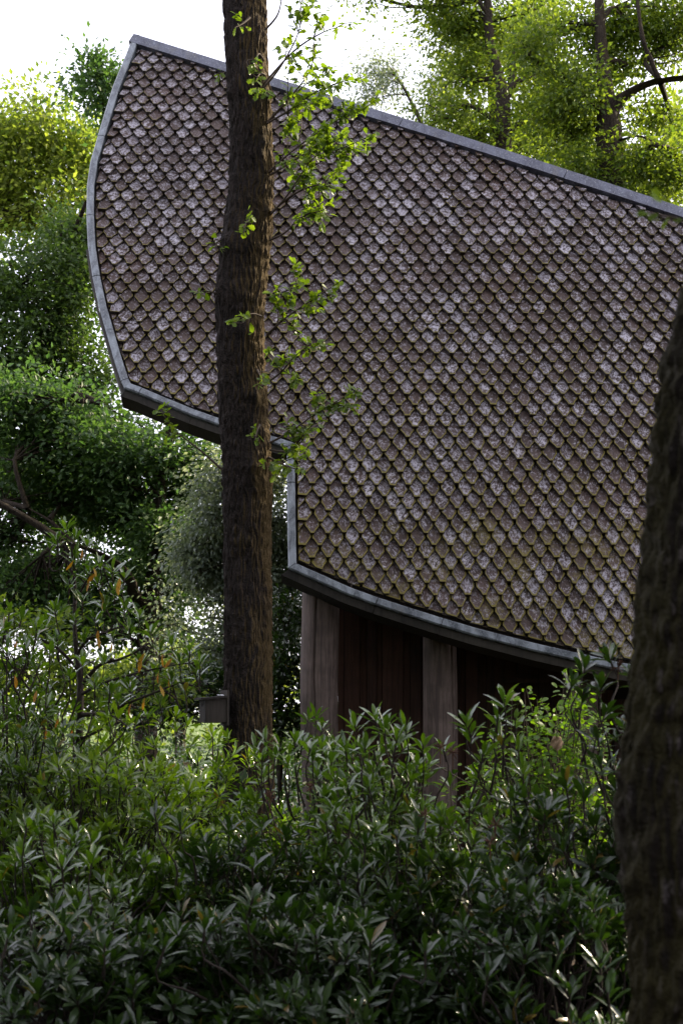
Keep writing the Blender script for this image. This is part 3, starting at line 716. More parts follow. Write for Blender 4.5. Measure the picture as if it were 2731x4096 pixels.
sprays = [
    ([(1055, 350), (1120, 270), (1190, 140), (1215, 20)], 13.0, 12.7, 46, 10, 0.20), ([(1060, 330), (1180, 200), (1290, 130), (1350, 110)], 13.0, 12.8, 40, 10, 0.2),
    ([(1060, 120), (1110, 60), (1130, -20), (1150, -90)], 13.0, 12.8, 26, 6, 0.2),
    ([(1065, 495), (1160, 440), (1260, 370), (1390, 320)], 13.1, 12.6, 87, 22, 0.27), ([(1068, 490), (1150, 400), (1230, 300), (1260, 210)], 13.1, 12.6, 75, 16, 0.27),
    ([(1075, 690), (1150, 620), (1270, 530), (1420, 440)], 13.1, 12.6, 106, 26, 0.27), ([(1080, 700), (1180, 640), (1270, 590), (1390, 620)], 13.1, 12.5, 87, 22, 0.27),
    ([(1080, 860), (1150, 780), (1230, 660), (1330, 560)], 13.1, 12.5, 106, 26, 0.27), ([(1085, 850), (1170, 780), (1270, 740), (1350, 760)], 13.1, 12.6, 87, 22, 0.27),
    ([(1080, 960), (1140, 930), (1190, 880), (1240, 850)], 13.1, 12.7, 36, 12, 0.16),
    ([(1062, 1195), (1105, 1180), (1165, 1155), (1210, 1140)], 13.0, 12.7, 30, 10, 0.14), ([(1067, 1340), (1139, 1274), (1258, 1193), (1373, 1117)], 13.1, 12.5, 75, 24, 0.19),
    ([(1040, 1550), (1122, 1491), (1173, 1431), (1245, 1372)], 13.0, 12.6, 60, 20, 0.17), ([(1080, 1771), (1173, 1720), (1275, 1644), (1350, 1610)], 13.1, 12.6, 60, 20, 0.18),
    ([(1080, 1800), (1160, 1800), (1230, 1720), (1290, 1660)], 13.1, 12.7, 56, 18, 0.18), ([(1075, 1830), (1120, 1850), (1160, 1870), (1220, 1880)], 13.1, 12.7, 36, 10, 0.15),
    ([(1000, 70), (970, 95), (940, 110)], 12.92, 12.75, 9, 3, 0.07), ([(1055, 240), (1035, 215), (1020, 250)], 12.95, 12.75, 10, 3, 0.08), ([(1060, 300), (1040, 295), (1025, 320)], 12.95, 12.75, 10, 3, 0.07),
    ([(1010, 880), (985, 890), (975, 940)], 12.93, 12.72, 14, 5, 0.08), ([(1045, 1265), (1010, 1255), (960, 1270)], 12.95, 12.72, 16, 6, 0.09), ([(1030, 1480), (1040, 1500), (1055, 1530)], 12.93, 12.75, 12, 4, 0.08),
    ([(1040, 1700), (1030, 1720), (1020, 1760)], 12.93, 12.75, 9, 3, 0.07), ([(880, 1180), (830, 1165), (790, 1170)], 13.1, 12.95, 8, 3, 0.06), ([(880, 960), (870, 970), (862, 990)], 13.1, 12.95, 7, 2, 0.05),
    ([(890, 1880), (800, 1800), (700, 1720), (640, 1635)], 13.1, 12.9, 26, 8, 0.10), ([(900, 290), (885, 292), (872, 290)], 13.1, 13.0, 5, 2, 0.04)]
for pxs, y0, y1, n, no, sp in sprays: shoot_spray(oak, pxs, y0, y1, int(n * (2.1 if n > 30 else 1.3)), no, sp, rs, side_twigs=6 if n > 30 else 2)

# ------------------------------------------------------------------ bird box on the oak
def bird_box():
    a = P(905, 2888, 12.98); base = a.copy(); root = thing('bird_box', base, 'small grey wooden bird box fixed to the side of the oak trunk', 'bird box')
    d = norm(np.array([-0.90, -0.44, 0])); s = np.array([-d[1], d[0], 0]) * 1.0; u = np.array([0, 0, 1.0])   # d: away from trunk, s: along the face
    if s[1] > 0: s = -s
    def bx(lo, hi, slope=0.0):
        c = []
        for z in (0, 1):
            for (i, j) in ((0, 0), (1, 0), (1, 1), (0, 1)):
                dd = (lo[0], hi[0])[i]; sd_ = (lo[1], hi[1])[j]; zz_ = (lo[2], hi[2])[z]
                c.append(a + d * dd + s * sd_ + u * (zz_ - slope * dd))
        b = Boxes(); b.hexa(c); return b
    bx((0.0, -0.08, -0.03), (0.022, 0.08, 0.29)).build('back_board', M['box'], root)
    sp_ = bx((0.024, 0.052, 0.0), (0.21, 0.07, 0.215), 0.0); sp_.build('side_panel', M['box'], root)
    bx((0.024, -0.07, 0.0), (0.21, -0.052, 0.215)).build('side_panel', M['box'], root)
    fr = bx((0.212, -0.072, -0.005), (0.232, 0.072, 0.205)).build('front_panel', M['box'], root)
    hole = Tubes(); hc = a + d * 0.2335 + u * 0.155
    hole.add(np.array([hc - d * 0.001, hc + d * 0.0015]), [0.016, 0.015], 14)
    th = np.linspace(0, 2 * math.pi, 16, endpoint=False); ring = hc + d * 0.0016 + np.outer(np.cos(th), s) * 0.016 + np.outer(np.sin(th), u) * 0.016
    part('entrance_hole', np.vstack([ring, ring - d * 0.004]), [np.arange(16)[None], np.stack([np.arange(16), (np.arange(16) + 1) % 16, 16 + (np.arange(16) + 1) % 16, 16 + np.arange(16)], -1)], M['dark'], fr)
    bx((0.024, -0.05, -0.008), (0.21, 0.05, 0.010)).build('floor', M['box'], root)
    rf = bx((0.024, -0.095, 0.222), (0.275, 0.095, 0.240), 0.08).build('lid', M['box'], root)
    t = Tubes(); r = random.Random(3)
    for i in range(7):
        q = a + d * r.uniform(.03, .09) + s * r.uniform(.02, .09) + u * (0.243); t.add(np.array([q, q + s * r.uniform(.006, .016) + d * r.uniform(.006, .02), q + d * .03 + u * .004]), [0.003, 0.006, 0.002], 5)
    o = t.build('pale_specks', M['spot'], rf)  # small white flecks on the lid
bird_box()

# ------------------------------------------------------------------ near trunk at the right edge of the view
NY = 4.6
edge_px = [(690, 1568), (760, 1545), (850, 1525), (930, 1512), (1000, 1502), (1100, 1493), (1200, 1486), (1280, 1476), (1350, 1466), (1450, 1455), (1500, 1450), (1600, 1443), (1680, 1433), (1760, 1420), (1850, 1415), (1950, 1420), (2050, 1432), (2150, 1442), (2250, 1448), (2352, 1452)]
nc, nr = [], []
for y, x in edge_px[::-1]:
    R = 0.235 + 0.03 * max(0, (y - 1500) / 850); p = P(x * K_, y * K_, NY) + np.array([R, 0, 0]); nc.append(p); nr.append(R)
lo_ = nc[0]; nc = [lo_ + np.array([-0.02, 0, -0.75]), lo_ + np.array([0, 0, -0.35])] + nc; nr = [0.34, 0.28] + nr
tp = nc[-1]; nc += [tp + np.array([0.10, 0.0, 0.5]), tp + np.array([0.35, 0.05, 1.6]), tp + np.array([0.6, 0.0, 3.2]), tp + np.array([0.7, 0.1, 5.5])]; nr += [0.23, 0.21, 0.17, 0.10]
nt = thing('mossy_tree', (nc[0][0], NY, 0), 'blurred mossy trunk leaning into the right edge of the view, closest of all trees', 'tree')
trunk_mesh(nc, nr, 'trunk', M['bark_near'], nt, 220, 0.014, 0.040, 34.0, 9.0, 9)
def W3(X, Y, Z): return (CX + X / Y * F, HZ - (Z - EYE) / Y * F, Y)
crown(nt, [W3(x, y, z) + (2.3, 2.2, 0.9, 210) for x, y, z in ((2.6, 4.6, 7.6), (-0.4, 4.6, 7.6), (0.6, 2.4, 7.0), (3.6, 2.0, 7.0), (-2.6, 2.6, 7.4), (5.2, 4.4, 7.8), (1.2, 7.4, 9.0), (3.4, 7.4, 9.0))], nc[-4:], M['oak_dark'], 0.14, 30, spread=0.42, seed=41, bark='bark_near', limb_r=0.06)  # crown out of view, spread and thickened to shade the near bushes
shoot_spray(nt, [(2790, 930), (2740, 890), (2690, 870), (2650, 865)], 4.3, 4.2, 7, 3, 0.05, rs, lsize=0.045, rad=0.004, side_twigs=1)

# ------------------------------------------------------------------ background trees
def W3(X, Y, Z): return (CX + X / Y * F, HZ - (Z - EYE) / Y * F, Y)
def bg_tree(name, label, trunks, blobs, mat, leaf, per, group=None, seed=0, cat='tree', bark='bark_far', **kw):
    first = trunks[0]; p0 = P(*first[0][:3]); root = thing(name, (p0[0], p0[1], 0), label, cat, group)
    allp = []
    for j, tr in enumerate(trunks):
        c = [P(x, y, Y) for x, y, Y, w in tr]; r = [w / 2 / F * Y for x, y, Y, w in tr]
        if j == 0: c = [np.array([c[0][0], c[0][1], -0.1])] + c; r = [r[0] * 1.25] + r
        trunk_mesh(c, r, 'trunk' if j == 0 else 'limb', M[bark], root, 28, 0.09, 0.02, 14.0, 3.0, seed + j)
        allp += list(catmull(c, 24))
    crown(root, blobs, allp, mat, leaf, per, seed=seed, bark=bark, **kw)
    return root

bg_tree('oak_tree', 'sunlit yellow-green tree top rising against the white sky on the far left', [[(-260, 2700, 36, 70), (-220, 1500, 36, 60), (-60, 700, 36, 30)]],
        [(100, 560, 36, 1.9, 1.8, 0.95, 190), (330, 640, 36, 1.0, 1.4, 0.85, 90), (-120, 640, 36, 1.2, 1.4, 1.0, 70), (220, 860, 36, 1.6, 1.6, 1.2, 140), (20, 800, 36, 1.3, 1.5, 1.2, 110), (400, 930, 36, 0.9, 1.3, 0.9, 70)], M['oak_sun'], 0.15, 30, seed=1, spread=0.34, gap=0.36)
bg_tree('oak_tree', 'mid-green oak left of the building, below the yellow sunlit tree top', [[(-120, 2700, 27, 70), (-60, 2000, 27, 60), (120, 1500, 27, 44), (235, 1250, 27, 36), (250, 900, 27, 20)], [(235, 1300, 27, 30), (280, 1000, 27, 26), (345, 810, 26.5, 18)], [(230, 1500, 27, 30), (120, 1250, 27, 24), (40, 1050, 26.8, 14)]],
        [(90, 1130, 27, 1.5, 1.2, 0.9, 170), (320, 960, 27, 0.8, 0.9, 0.6, 80), (270, 1330, 27, 1.0, 1.0, 0.7, 110), (60, 1430, 27, 1.3, 1.2, 0.6, 110), (330, 1160, 27, 0.5, 0.8, 0.6, 50), (-120, 1250, 27, 0.9, 1.0, 1.0, 60), (330, 1520, 27, 0.6, 0.8, 0.5, 60), (150, 1640, 27.5, 1.3, 0.8, 0.5, 110), (-40, 1550, 27.5, 0.9, 0.8, 0.6, 70), (60, 1850, 27.5, 1.0, 0.8, 0.6, 110), (420, 1700, 28, 0.8, 0.8, 0.4, 60), (380, 2050, 28, 1.2, 0.8, 0.7, 110), (620, 2250, 28, 0.8, 0.8, 0.7, 80), (150, 2300, 28, 1.1, 0.8, 0.6, 90)], M['oak_mid'], 0.105, 36, seed=2, spread=0.27)
bg_tree('oak_tree', 'dark forked oak beneath the overhanging end of the building', [[(585, 2880, 23, 92), (590, 2600, 23, 84), (608, 2430, 23, 84), (622, 2250, 23, 60), (640, 2000, 23, 50), (668, 1800, 23, 44), (690, 1660, 23, 40)],
         [(600, 2450, 23, 56), (545, 2390, 22.6, 54), (500, 2290, 22.1, 54), (400, 2215, 21.7, 54), (250, 2160, 21.5, 58), (120, 2080, 21.4, 56), (-40, 1990, 21.3, 50)], [(300, 2180, 22.3, 30), (210, 2090, 22.3, 22), (110, 2030, 22.3, 15)], [(620, 1900, 23, 16), (590, 1730, 22.8, 12), (500, 1670, 22.6, 9), (400, 1610, 22.5, 7)]],
        [(130, 1760, 23, 1.0, 1.1, 0.65, 145), (400, 1800, 23, 0.95, 1.0, 0.5, 123), (300, 1980, 23.6, 1.1, 1.0, 0.5, 130), (640, 1850, 23, 0.6, 0.8, 0.4, 65), (90, 2000, 23.8, 0.9, 1.0, 0.6, 101), (520, 2080, 23.6, 0.7, 0.8, 0.4, 79), (760, 1760, 23, 0.35, 0.7, 0.2, 23), (840, 1850, 23, 0.35, 0.7, 0.25, 23), (200, 2330, 23.6, 0.9, 0.9, 0.4, 79), (480, 2290, 23, 0.4, 0.7, 0.3, 34), (30, 1600, 23, 0.7, 0.9, 0.4, 65), (270, 1620, 23, 0.6, 0.8, 0.35, 50), (120, 2480, 23, 1.0, 0.9, 0.35, 87), (420, 2480, 23, 0.8, 0.8, 0.3, 65), (560, 1960, 22.7, 0.6, 0.4, 0.5, 72), (620, 2120, 22.7, 0.5, 0.4, 0.35, 52), (720, 1960, 23.5, 0.4, 0.5, 0.4, 52), (690, 2160, 23.5, 0.4, 0.5, 0.4, 52), (700, 2340, 23.5, 0.4, 0.5, 0.4, 52), (660, 2520, 23.5, 0.5, 0.5, 0.3, 52), (800, 2620, 23.5, 0.5, 0.5, 0.3, 43), (30, 2330, 22.8, 0.6, 0.6, 0.4, 52), (60, 2160, 23.4, 0.8, 0.5, 0.35, 72), (330, 2420, 23.2, 0.6, 0.5, 0.3, 52)], M['oak_dark'], 0.105, 30, seed=3, spread=0.26, flat=0.4, gap=0.40)
bg_tree('birch_tree', 'silvery small-leaved tree filling the gap left and right of the big oak trunk', [[(1010, 2850, 19, 40), (1000, 2500, 19, 34), (960, 2200, 19, 24), (930, 1950, 19, 12)]],
        [(x_b, y_b, 19 + d_b, r_b, 0.4, r_b * 0.95, int(170 * r_b)) for x_b, y_b, d_b, r_b in ((880, 1960, 0, .26), (960, 1900, .3, .3), (830, 2060, -.3, .24), (780, 2150, 0, .26), (860, 2180, .3, .3), (720, 2240, 0, .24), (800, 2290, -.3, .28), (870, 2330, .2, .3), (690, 2350, .2, .26), (760, 2420, 0, .3), (840, 2470, -.2, .3), (700, 2500, .3, .28), (780, 2560, 0, .3), (870, 2590, .2, .3), (660, 2600, .3, .22), (1000, 2100, .4, .3), (1090, 1950, .3, .26), (1120, 2080, 0, .26), (1090, 2220, .3, .3), (1130, 2340, 0, .26), (1150, 2460, -.2, .26), (1100, 2520, .3, .3), (980, 2300, .5, .4), (940, 2500, .5, .4), (1160, 2200, .4, .2))], M['birch'], 0.066, 34, seed=4, spread=0.18, flat=0.9, droop=0.6, tmpl=T_DIA, limb_r=0.014, gap=0.30, twigs=0.5)
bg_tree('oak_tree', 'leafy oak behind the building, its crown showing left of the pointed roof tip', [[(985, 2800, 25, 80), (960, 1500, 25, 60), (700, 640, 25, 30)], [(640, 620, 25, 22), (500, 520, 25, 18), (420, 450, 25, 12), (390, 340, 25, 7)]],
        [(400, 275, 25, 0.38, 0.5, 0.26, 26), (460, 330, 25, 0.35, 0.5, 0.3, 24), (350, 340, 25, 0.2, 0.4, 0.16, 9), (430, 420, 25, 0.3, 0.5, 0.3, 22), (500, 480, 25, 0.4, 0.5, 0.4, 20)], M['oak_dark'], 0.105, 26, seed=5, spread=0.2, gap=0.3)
bg_tree('oak_tree', 'slender forked tree with yellow-green leaves rising behind the middle of the ridge', [[(2015, 900, 25, 80), (2015, 628, 25, 68), (2011, 480, 25, 62), (2011, 385, 25, 58), (1994, 297, 25, 44), (1960, 170, 25, 40), (1952, 50, 25, 34), (1940, -150, 25, 22)], [(2015, 400, 25, 44), (2045, 340, 25, 38), (2053, 230, 25, 36), (2104, 127, 25, 32), (2164, 25, 25, 28), (2200, -120, 25, 18)], [(1960, 90, 25, 20), (2060, 62, 24.8, 18), (2170, 45, 24.6, 14)]],
        [(1850, 120, 25.9, 0.75, 0.9, 0.55, 95), (2100, 60, 25.8, 0.8, 0.9, 0.5, 80), (1760, 10, 25, 0.6, 0.8, 0.4, 60), (1860, 330, 25.8, 0.55, 0.8, 0.5, 65), (2160, 280, 25.3, 0.5, 0.8, 0.6, 60), (1790, 470, 25, 0.5, 0.8, 0.3, 40), (2140, 480, 25.3, 0.5, 0.8, 0.4, 45), (1500, -10, 25, 0.45, 0.6, 0.13, 24), (1900, 560, 25.4, 0.5, 0.8, 0.25, 30)], M['oak'], 0.074, 46, seed=6, spread=0.25, gap=0.42)
bg_tree('oak_tree', 'second slimmer trunk standing close behind the forked tree above the ridge', [[(1977, 900, 27, 58), (1977, 620, 27, 52), (1975, 460, 27, 46), (1960, 300, 27, 30)]], [(1900, 220, 27.5, 0.6, 0.7, 0.6, 45), (2060, 200, 27.5, 0.6, 0.7, 0.5, 40)], M['oak_sun'], 0.105, 28, seed=12, spread=0.24)
bg_tree('oak_tree', 'heavy dark oak at upper right with a thick limb reaching out of the picture', [[(2450, 1050, 21.5, 130), (2445, 800, 21.5, 112), (2436, 650, 21.5, 108), (2432, 510, 21.5, 106), (2428, 430, 21.5, 84), (2410, 280, 21.5, 60), (2398, 90, 21.5, 44), (2390, -150, 21.5, 26)], [(2432, 470, 21.5, 80), (2470, 405, 21.4, 72), (2530, 362, 21.3, 62), (2605, 331, 21.2, 60), (2731, 312, 21, 56), (2900, 300, 20.8, 44)], [(2640, 330, 21.2, 26), (2600, 240, 21.1, 22), (2565, 140, 21, 18), (2545, -20, 21, 14)], [(2480, 560, 21.3, 26), (2560, 545, 21.1, 20), (2640, 590, 21, 14)]],
        [(2290, 120, 22.3, 0.75, 0.8, 0.5, 85), (2530, 110, 22.2, 0.7, 0.8, 0.45, 70), (2700, 150, 22.2, 0.6, 0.8, 0.5, 60), (2250, 380, 21.3, 0.6, 0.7, 0.45, 70), (2300, 560, 22.2, 0.45, 0.6, 0.35, 50), (2640, 470, 22.3, 0.5, 0.7, 0.3, 40), (2300, 690, 21.4, 0.5, 0.6, 0.25, 42), (2580, 640, 21.2, 0.5, 0.6, 0.3, 42), (2120, 230, 21.3, 0.4, 0.6, 0.4, 36), (2720, 700, 21.3, 0.4, 0.6, 0.3, 36), (2480, 780, 21.2, 0.4, 0.5, 0.2, 24), (2420, 280, 22.4, 0.5, 0.4, 0.4, 30), (2750, 20, 22, 0.6, 0.7, 0.4, 30)] + [W3(*q) + (1.7, 1.7, 1.3, 90) for q in ((9.5, 17.5, 9.0), (12.5, 18.5, 10.5), (11.5, 15.5, 9.2), (9.2, 14.5, 7.2), (14.5, 20.0, 12.0), (7.6, 17.6, 9.8), (13.5, 16.0, 11.0), (8.0, 12.5, 7.6), (10.5, 12.5, 9.0), (16.0, 17.5, 12.5))], M['oak'], 0.078, 44, seed=7, spread=0.25, gap=0.43)  # last blobs lie out of view, added to keep the sun off the bushes
bg_tree('birch_tree', 'wispy pale birch with sparse foliage against the white sky above the ridge', [[(1720, 900, 31, 40), (1700, 560, 31, 26), (1640, 400, 31, 14), (1560, 270, 31, 6)], [(1700, 560, 31, 18), (1770, 400, 31, 12), (1800, 240, 31, 6)]],
        [(1500, 290, 31, 0.5, 0.6, 0.4, 40), (1600, 330, 31, 0.5, 0.6, 0.45, 50), (1720, 400, 31, 0.6, 0.6, 0.6, 70), (1480, 400, 31, 0.45, 0.6, 0.35, 30), (1800, 260, 31, 0.4, 0.5, 0.5, 45), (1590, 450, 31, 0.6, 0.6, 0.3, 45)], M['birch'], 0.075, 22, seed=8, spread=0.22, flat=0.9, droop=0.4, limb_r=0.02, twigs=0.6)
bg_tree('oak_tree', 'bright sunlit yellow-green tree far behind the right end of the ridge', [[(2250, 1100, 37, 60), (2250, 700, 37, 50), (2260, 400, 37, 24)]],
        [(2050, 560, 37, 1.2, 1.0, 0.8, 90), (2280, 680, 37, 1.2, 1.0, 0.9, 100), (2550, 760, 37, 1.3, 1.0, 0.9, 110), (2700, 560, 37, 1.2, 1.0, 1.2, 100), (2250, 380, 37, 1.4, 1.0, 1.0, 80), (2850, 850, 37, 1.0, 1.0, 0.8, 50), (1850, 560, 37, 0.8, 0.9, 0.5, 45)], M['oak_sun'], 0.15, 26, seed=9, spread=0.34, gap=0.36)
bg_tree('willow_tree', 'pale sunlit willow far off, glimpsed through the bare stems of the tall rhododendron', [[(720, 2850, 50, 40), (720, 2600, 50, 26)]],
        [(700, 2640, 50, 1.8, 1.5, 1.0, 110), (480, 2700, 50, 1.4, 1.2, 0.8, 70), (950, 2700, 50, 1.2, 1.2, 0.8, 60)], M['oak_sun'], 0.18, 26, seed=10, spread=0.4, droop=0.8, limb_r=0.03)
bg_tree('holly_shrub', 'dark evergreen shrub in the gap between the oak trunk and the corner post', [[(1120, 2850, 17.6, 20), (1130, 2650, 17.6, 14)]],
        [(1130, 2700, 17.6, 0.42, 0.5, 0.55, 80), (1140, 2480, 17.6, 0.22, 0.4, 0.35, 34), (960, 2800, 17.6, 0.5, 0.5, 0.35, 60), (820, 2760, 17.6, 0.45, 0.5, 0.3, 45), (1180, 2900, 17.6, 0.4, 0.5, 0.3, 60), (700, 2790, 17.2, 0.6, 0.5, 0.3, 70), (1000, 2720, 17.8, 0.4, 0.5, 0.4, 50), (560, 2830, 17, 0.5, 0.5, 0.25, 50)], M['rhodo_dark'], 0.075, 22, seed=11, cat='shrub', spread=0.15, limb_r=0.02)

bg_tree('understory_shrub', 'mid-green understory shrub behind the tall leggy rhododendron', [[(200, 2880, 15.5, 24), (220, 2700, 15.5, 14)]],
        [(60, 2640, 15.5, 0.7, 0.6, 0.45, 80), (300, 2680, 15.5, 0.6, 0.6, 0.4, 70), (520, 2760, 15.5, 0.5, 0.6, 0.28, 50), (-120, 2600, 15.5, 0.6, 0.6, 0.5, 40)], M['oak'], 0.075, 24, seed=13, cat='shrub', spread=0.16, limb_r=0.02)
def leaf_mass(name, label, pts, leaf, mat, r):
    n = len(pts); ax = norm(r.normal(size=(n, 3))); up = norm(r.normal(size=(n, 3)) * 0.6 + [0, 0, 0.9])
    V, f, rn = leaf_mesh(pts, ax, up, leaf * r.uniform(0.6, 1.3, n), T_DIA); tag(part(name, V, f, mat, None, {'rnd': rn}), label, None, None, 'stuff')
r_ = np.random.default_rng(9); n_ = 60000; x_ = r_.uniform(-11, 4, n_); y_ = r_.uniform(11.2, 42, n_); k_ = (y_ < 14.6) | (x_ < -0.6); x_, y_ = x_[k_], y_[k_]
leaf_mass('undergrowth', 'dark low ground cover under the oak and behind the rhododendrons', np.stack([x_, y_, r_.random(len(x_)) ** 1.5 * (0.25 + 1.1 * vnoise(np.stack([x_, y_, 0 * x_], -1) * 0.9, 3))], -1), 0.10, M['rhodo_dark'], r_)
r_ = np.random.default_rng(8); n_ = 16000
x_ = r_.uniform(-45, 45, n_); hz_ = 3.6 + 3.4 * vnoise(np.stack([x_ * 0.22, x_ * 0, x_ * 0], -1), 4)
leaf_mass('far_wood', 'pale far edge of the wood beyond the open ground', np.stack([x_, 72 + r_.uniform(-2, 3, n_), hz_ * r_.random(n_) ** 0.7], -1), 0.45, M['oak_sun'], r_)
n_ = 38000; az = np.radians(r_.uniform(104, 300, n_)); rd_ = r_.uniform(15, 24, n_); hz_ = 6.5 + 5.5 * vnoise(np.stack([np.cos(az) * 4, np.sin(az) * 4, az * 0], -1), 6) + 5.0 * np.clip(-np.sin(az), 0, 1)
leaf_mass('unseen_shade_wood', 'unseen leafy wood added behind the viewpoint to shade the clearing', np.stack([np.sin(az) * rd_, 4 + np.cos(az) * rd_, hz_ * r_.random(n_)], -1), 0.55, M['oak_dark'], r_)  # out-of-view foliage, added to hold back sky light from behind and left

# ------------------------------------------------------------------ rhododendrons
def rosette(c, d, n, L, r, open_=1.0):
    """leaves round a shoot tip: positions, axes, ups"""
    d = d / np.linalg.norm(d); a = np.cross(d, [0.31, 0.87, 0.12]); a /= np.linalg.norm(a); b = np.cross(d, a)
    k = np.arange(n); ph = k * 2.39996 + r.random() * 6.28 + r.normal(size=n) * 0.2
    inc = np.clip((0.45 + 0.95 * (k / n) * open_ + r.normal(size=n) * 0.16), 0.15, 2.0)
    rad = np.cos(ph)[:, None] * a + np.sin(ph)[:, None] * b
    ax = np.cos(inc)[:, None] * d + np.sin(inc)[:, None] * rad
    up = d[None] * np.sin(inc)[:, None] - rad * np.cos(inc)[:, None] + r.normal(size=(n, 3)) * 0.15
    pos = c - d * (k / n * L * 0.45)[:, None] + rad * 0.006
    return pos, ax, up, L * r.uniform(0.7, 1.12, n) * (0.75 + 0.25 * np.minimum(1, k / 3))

RH_OBJ = {}
def rh_leaf_obj(mat, v):
    key = (mat, v)
    if key not in RH_OBJ: RH_OBJ[key] = npmesh('leaf', RH_VAR[v][0], RH_VAR[v][1], M[mat], {'rnd': np.zeros(len(RH_VAR[v][0]))}, True)
    return RH_OBJ[key]

def rhododendron(label, px, py_top, Y, rx, ry, n, mat, K, L=0.115, seed=0, z0=0.0, explicit=(), yellow=(), seeds=(), open_=1.0, stems=0.2, lean=0.5, skip_dome=False, branches=None, group=None):
    r = np.random.default_rng(500 + seed); L = L * 1.14; n = int(n * 1.4); top = P(px, py_top, Y); h = max(0.4, top[2] - z0); base = np.array([top[0], Y, 0.0])
    root = thing('rhododendron_bush', base, label, 'bush', group)
    C, D = [], []
    if not skip_dome:
        d = norm(r.normal(size=(n * 3, 3))); d[:, 2] = np.abs(d[:, 2]) ** 0.9; d = norm(d)
        rad = 1 - 0.5 * r.random(n * 3) ** 1.6; lump = 0.80 + 0.40 * vnoise(d * 2.3 + seed * 3.1, seed)
        pts = np.array([top[0], Y, z0]) + d * (rad * lump)[:, None] * np.array([rx, ry, h])
        pts[:, 2] = np.maximum(pts[:, 2], 0.06)
        kp = vnoise(pts * 2.6 + seed, seed + 40) > 0.40; pts, d = pts[kp], d[kp]; n = min(n, len(pts))
        C += list(pts[:n]); D += list(norm(d[:n] * np.array([lean, lean, 0.35]) + [0, 0, 0.62] + r.normal(size=(n, 3)) * 0.22))
    nd = len(C)
    for e in explicit:
        C.append(P(e[0], e[1], e[2])); D.append(norm(np.array([r.normal() * 0.15, r.normal() * 0.15 - 0.05, 1.0])))
    tb = Tubes()
    if branches:
        for br in branches:
            pts = np.array([P(x, y, yy_) for x, y, yy_, w in br]); ws = np.array([w / 2 / F * yy_ for x, y, yy_, w in br])
            m = 6 * len(br); tb.add(catmull(pts, m), np.interp(np.linspace(0, len(br) - 1, m), np.arange(len(br)), ws), 7)
    ends = np.concatenate([catmull([P(x, y, yy_) for x, y, yy_, w in br], 12) for br in branches]) if branches else None
    for i, (c, d) in enumerate(zip(C, D)):
        c = np.asarray(c); low = c - d * 0.16
        if ends is not None:
            e = ends[np.argmin(np.linalg.norm(ends - (c - [0, 0, 0.15]), axis=1))]
            tb.add(catmull([e, (e + low) / 2 + r.normal(size=3) * 0.03, low, c], 8), np.linspace(0.007, 0.004, 8), 5)
        elif i >= nd or r.random() < stems:
            g = base + np.array([r.normal() * 0.12, r.normal() * 0.12, 0.0]) if r.random() < 0.5 else c * [1, 1, 0.25] * 0.55 + base * [1, 1, 0] * 0.45
            if i >= nd: g = low + (g - low) * min(1.0, 0.30 / max(0.1, np.linalg.norm(g - low)))
            mdl = g * 0.4 + low * 0.6 + r.normal(size=3) * 0.05
            tb.add(catmull([g, mdl, low, c], 9), np.linspace(0.008, 0.0035, 9), 5)
        else: tb.add(np.array([low, c]), [0.005, 0.0035], 4)
    tb.build('stems', M['stem'], root)
    # which shoots show largest: nearest the camera, uppermost, inside the frame and not hidden by the right-hand trunk
    Cn = np.array(C); qx = Cn[:, 0] / Cn[:, 1] * F + CX; qy = HZ - (Cn[:, 2] - EYE) / Cn[:, 1] * F
    score = -Cn[:, 1] + 0.9 * Cn[:, 2]; score[(qx < 20) | (qx > 2430) | (qy > 4040)] -= 100; score[nd:] += 3
    objs = set(np.argsort(-score)[:K].tolist())
    PP, AA, UU, SS, VV = [], [], [], [], []
    bb = np.array(base_of(root))
    for i, (c, d) in enumerate(zip(C, D)):
        k_ = int(r.integers(7, 12)); p, a, u, s = rosette(np.asarray(c), np.asarray(d), k_, L * (1.12 if i >= nd else 1), r, open_ if i < nd else 0.8)
        v = r.integers(0, 4, k_)
        if i in objs:
            t = Tubes(); c_ = np.asarray(c); t.add(np.array([c_ - d * 0.09, c_ - d * 0.03, c_ + d * 0.004, c_ + d * 0.018]), [0.0045, 0.005, 0.006, 0.002], 6)
            sh = t.build('shoot', M['stem'], root)
            for j in range(k_): link('leaf', rh_leaf_obj(mat, int(v[j])), sh, local_mat(p[j], a[j], u[j], s[j], bb))
        else:
            PP.append(p); AA.append(a); UU.append(u); SS.append(s); VV.append(v)
    PP, AA, UU, SS, VV = (np.concatenate(x) for x in (PP, AA, UU, SS, VV))
    Vs, Fs, Rs = [], [], []; off = 0
    for v in range(4):
        m = VV == v
        if not m.any(): continue
        V, f, rn = leaf_mesh(PP[m], AA[m], UU[m], SS[m], RH_VAR[v]); Vs.append(V); Fs.append(f[0] + off); Rs.append(rn); off += len(V)
    o = part('foliage', np.concatenate(Vs), [np.concatenate(Fs)], M[mat], root, {'rnd': np.concatenate(Rs)}, True); o['kind'] = 'stuff'
    for (x, y, yy_) in yellow:
        p = P(x, y, yy_); o = link('yellowed_leaf', rh_leaf_obj('yellow', int(r.integers(0, 4))), root, local_mat(p, np.array([r.normal() * 0.35, r.normal() * 0.2, -1.0]), np.array([r.normal(), -1.0, r.normal() * 0.3]), L * r.uniform(0.55, 0.9), bb))
        o['label'] = 'drooping orange-yellow leaf'
    for (x, y, yy_) in seeds:
        p = P(x, y, yy_); t = Tubes()
        for j in range(16):
            dd = norm(r.normal(size=3) + [0, 0, 0.5]); t.add(np.array([p, p + dd * 0.028, p + dd * 0.048]), [0.0015, 0.0035, 0.001], 5)
        t.add(np.array([p - [0, 0, 0.10], p]), 0.0035, 5)
        t.build('seed_head', M['seed'], root)['label'] = 'withered brown flower head'
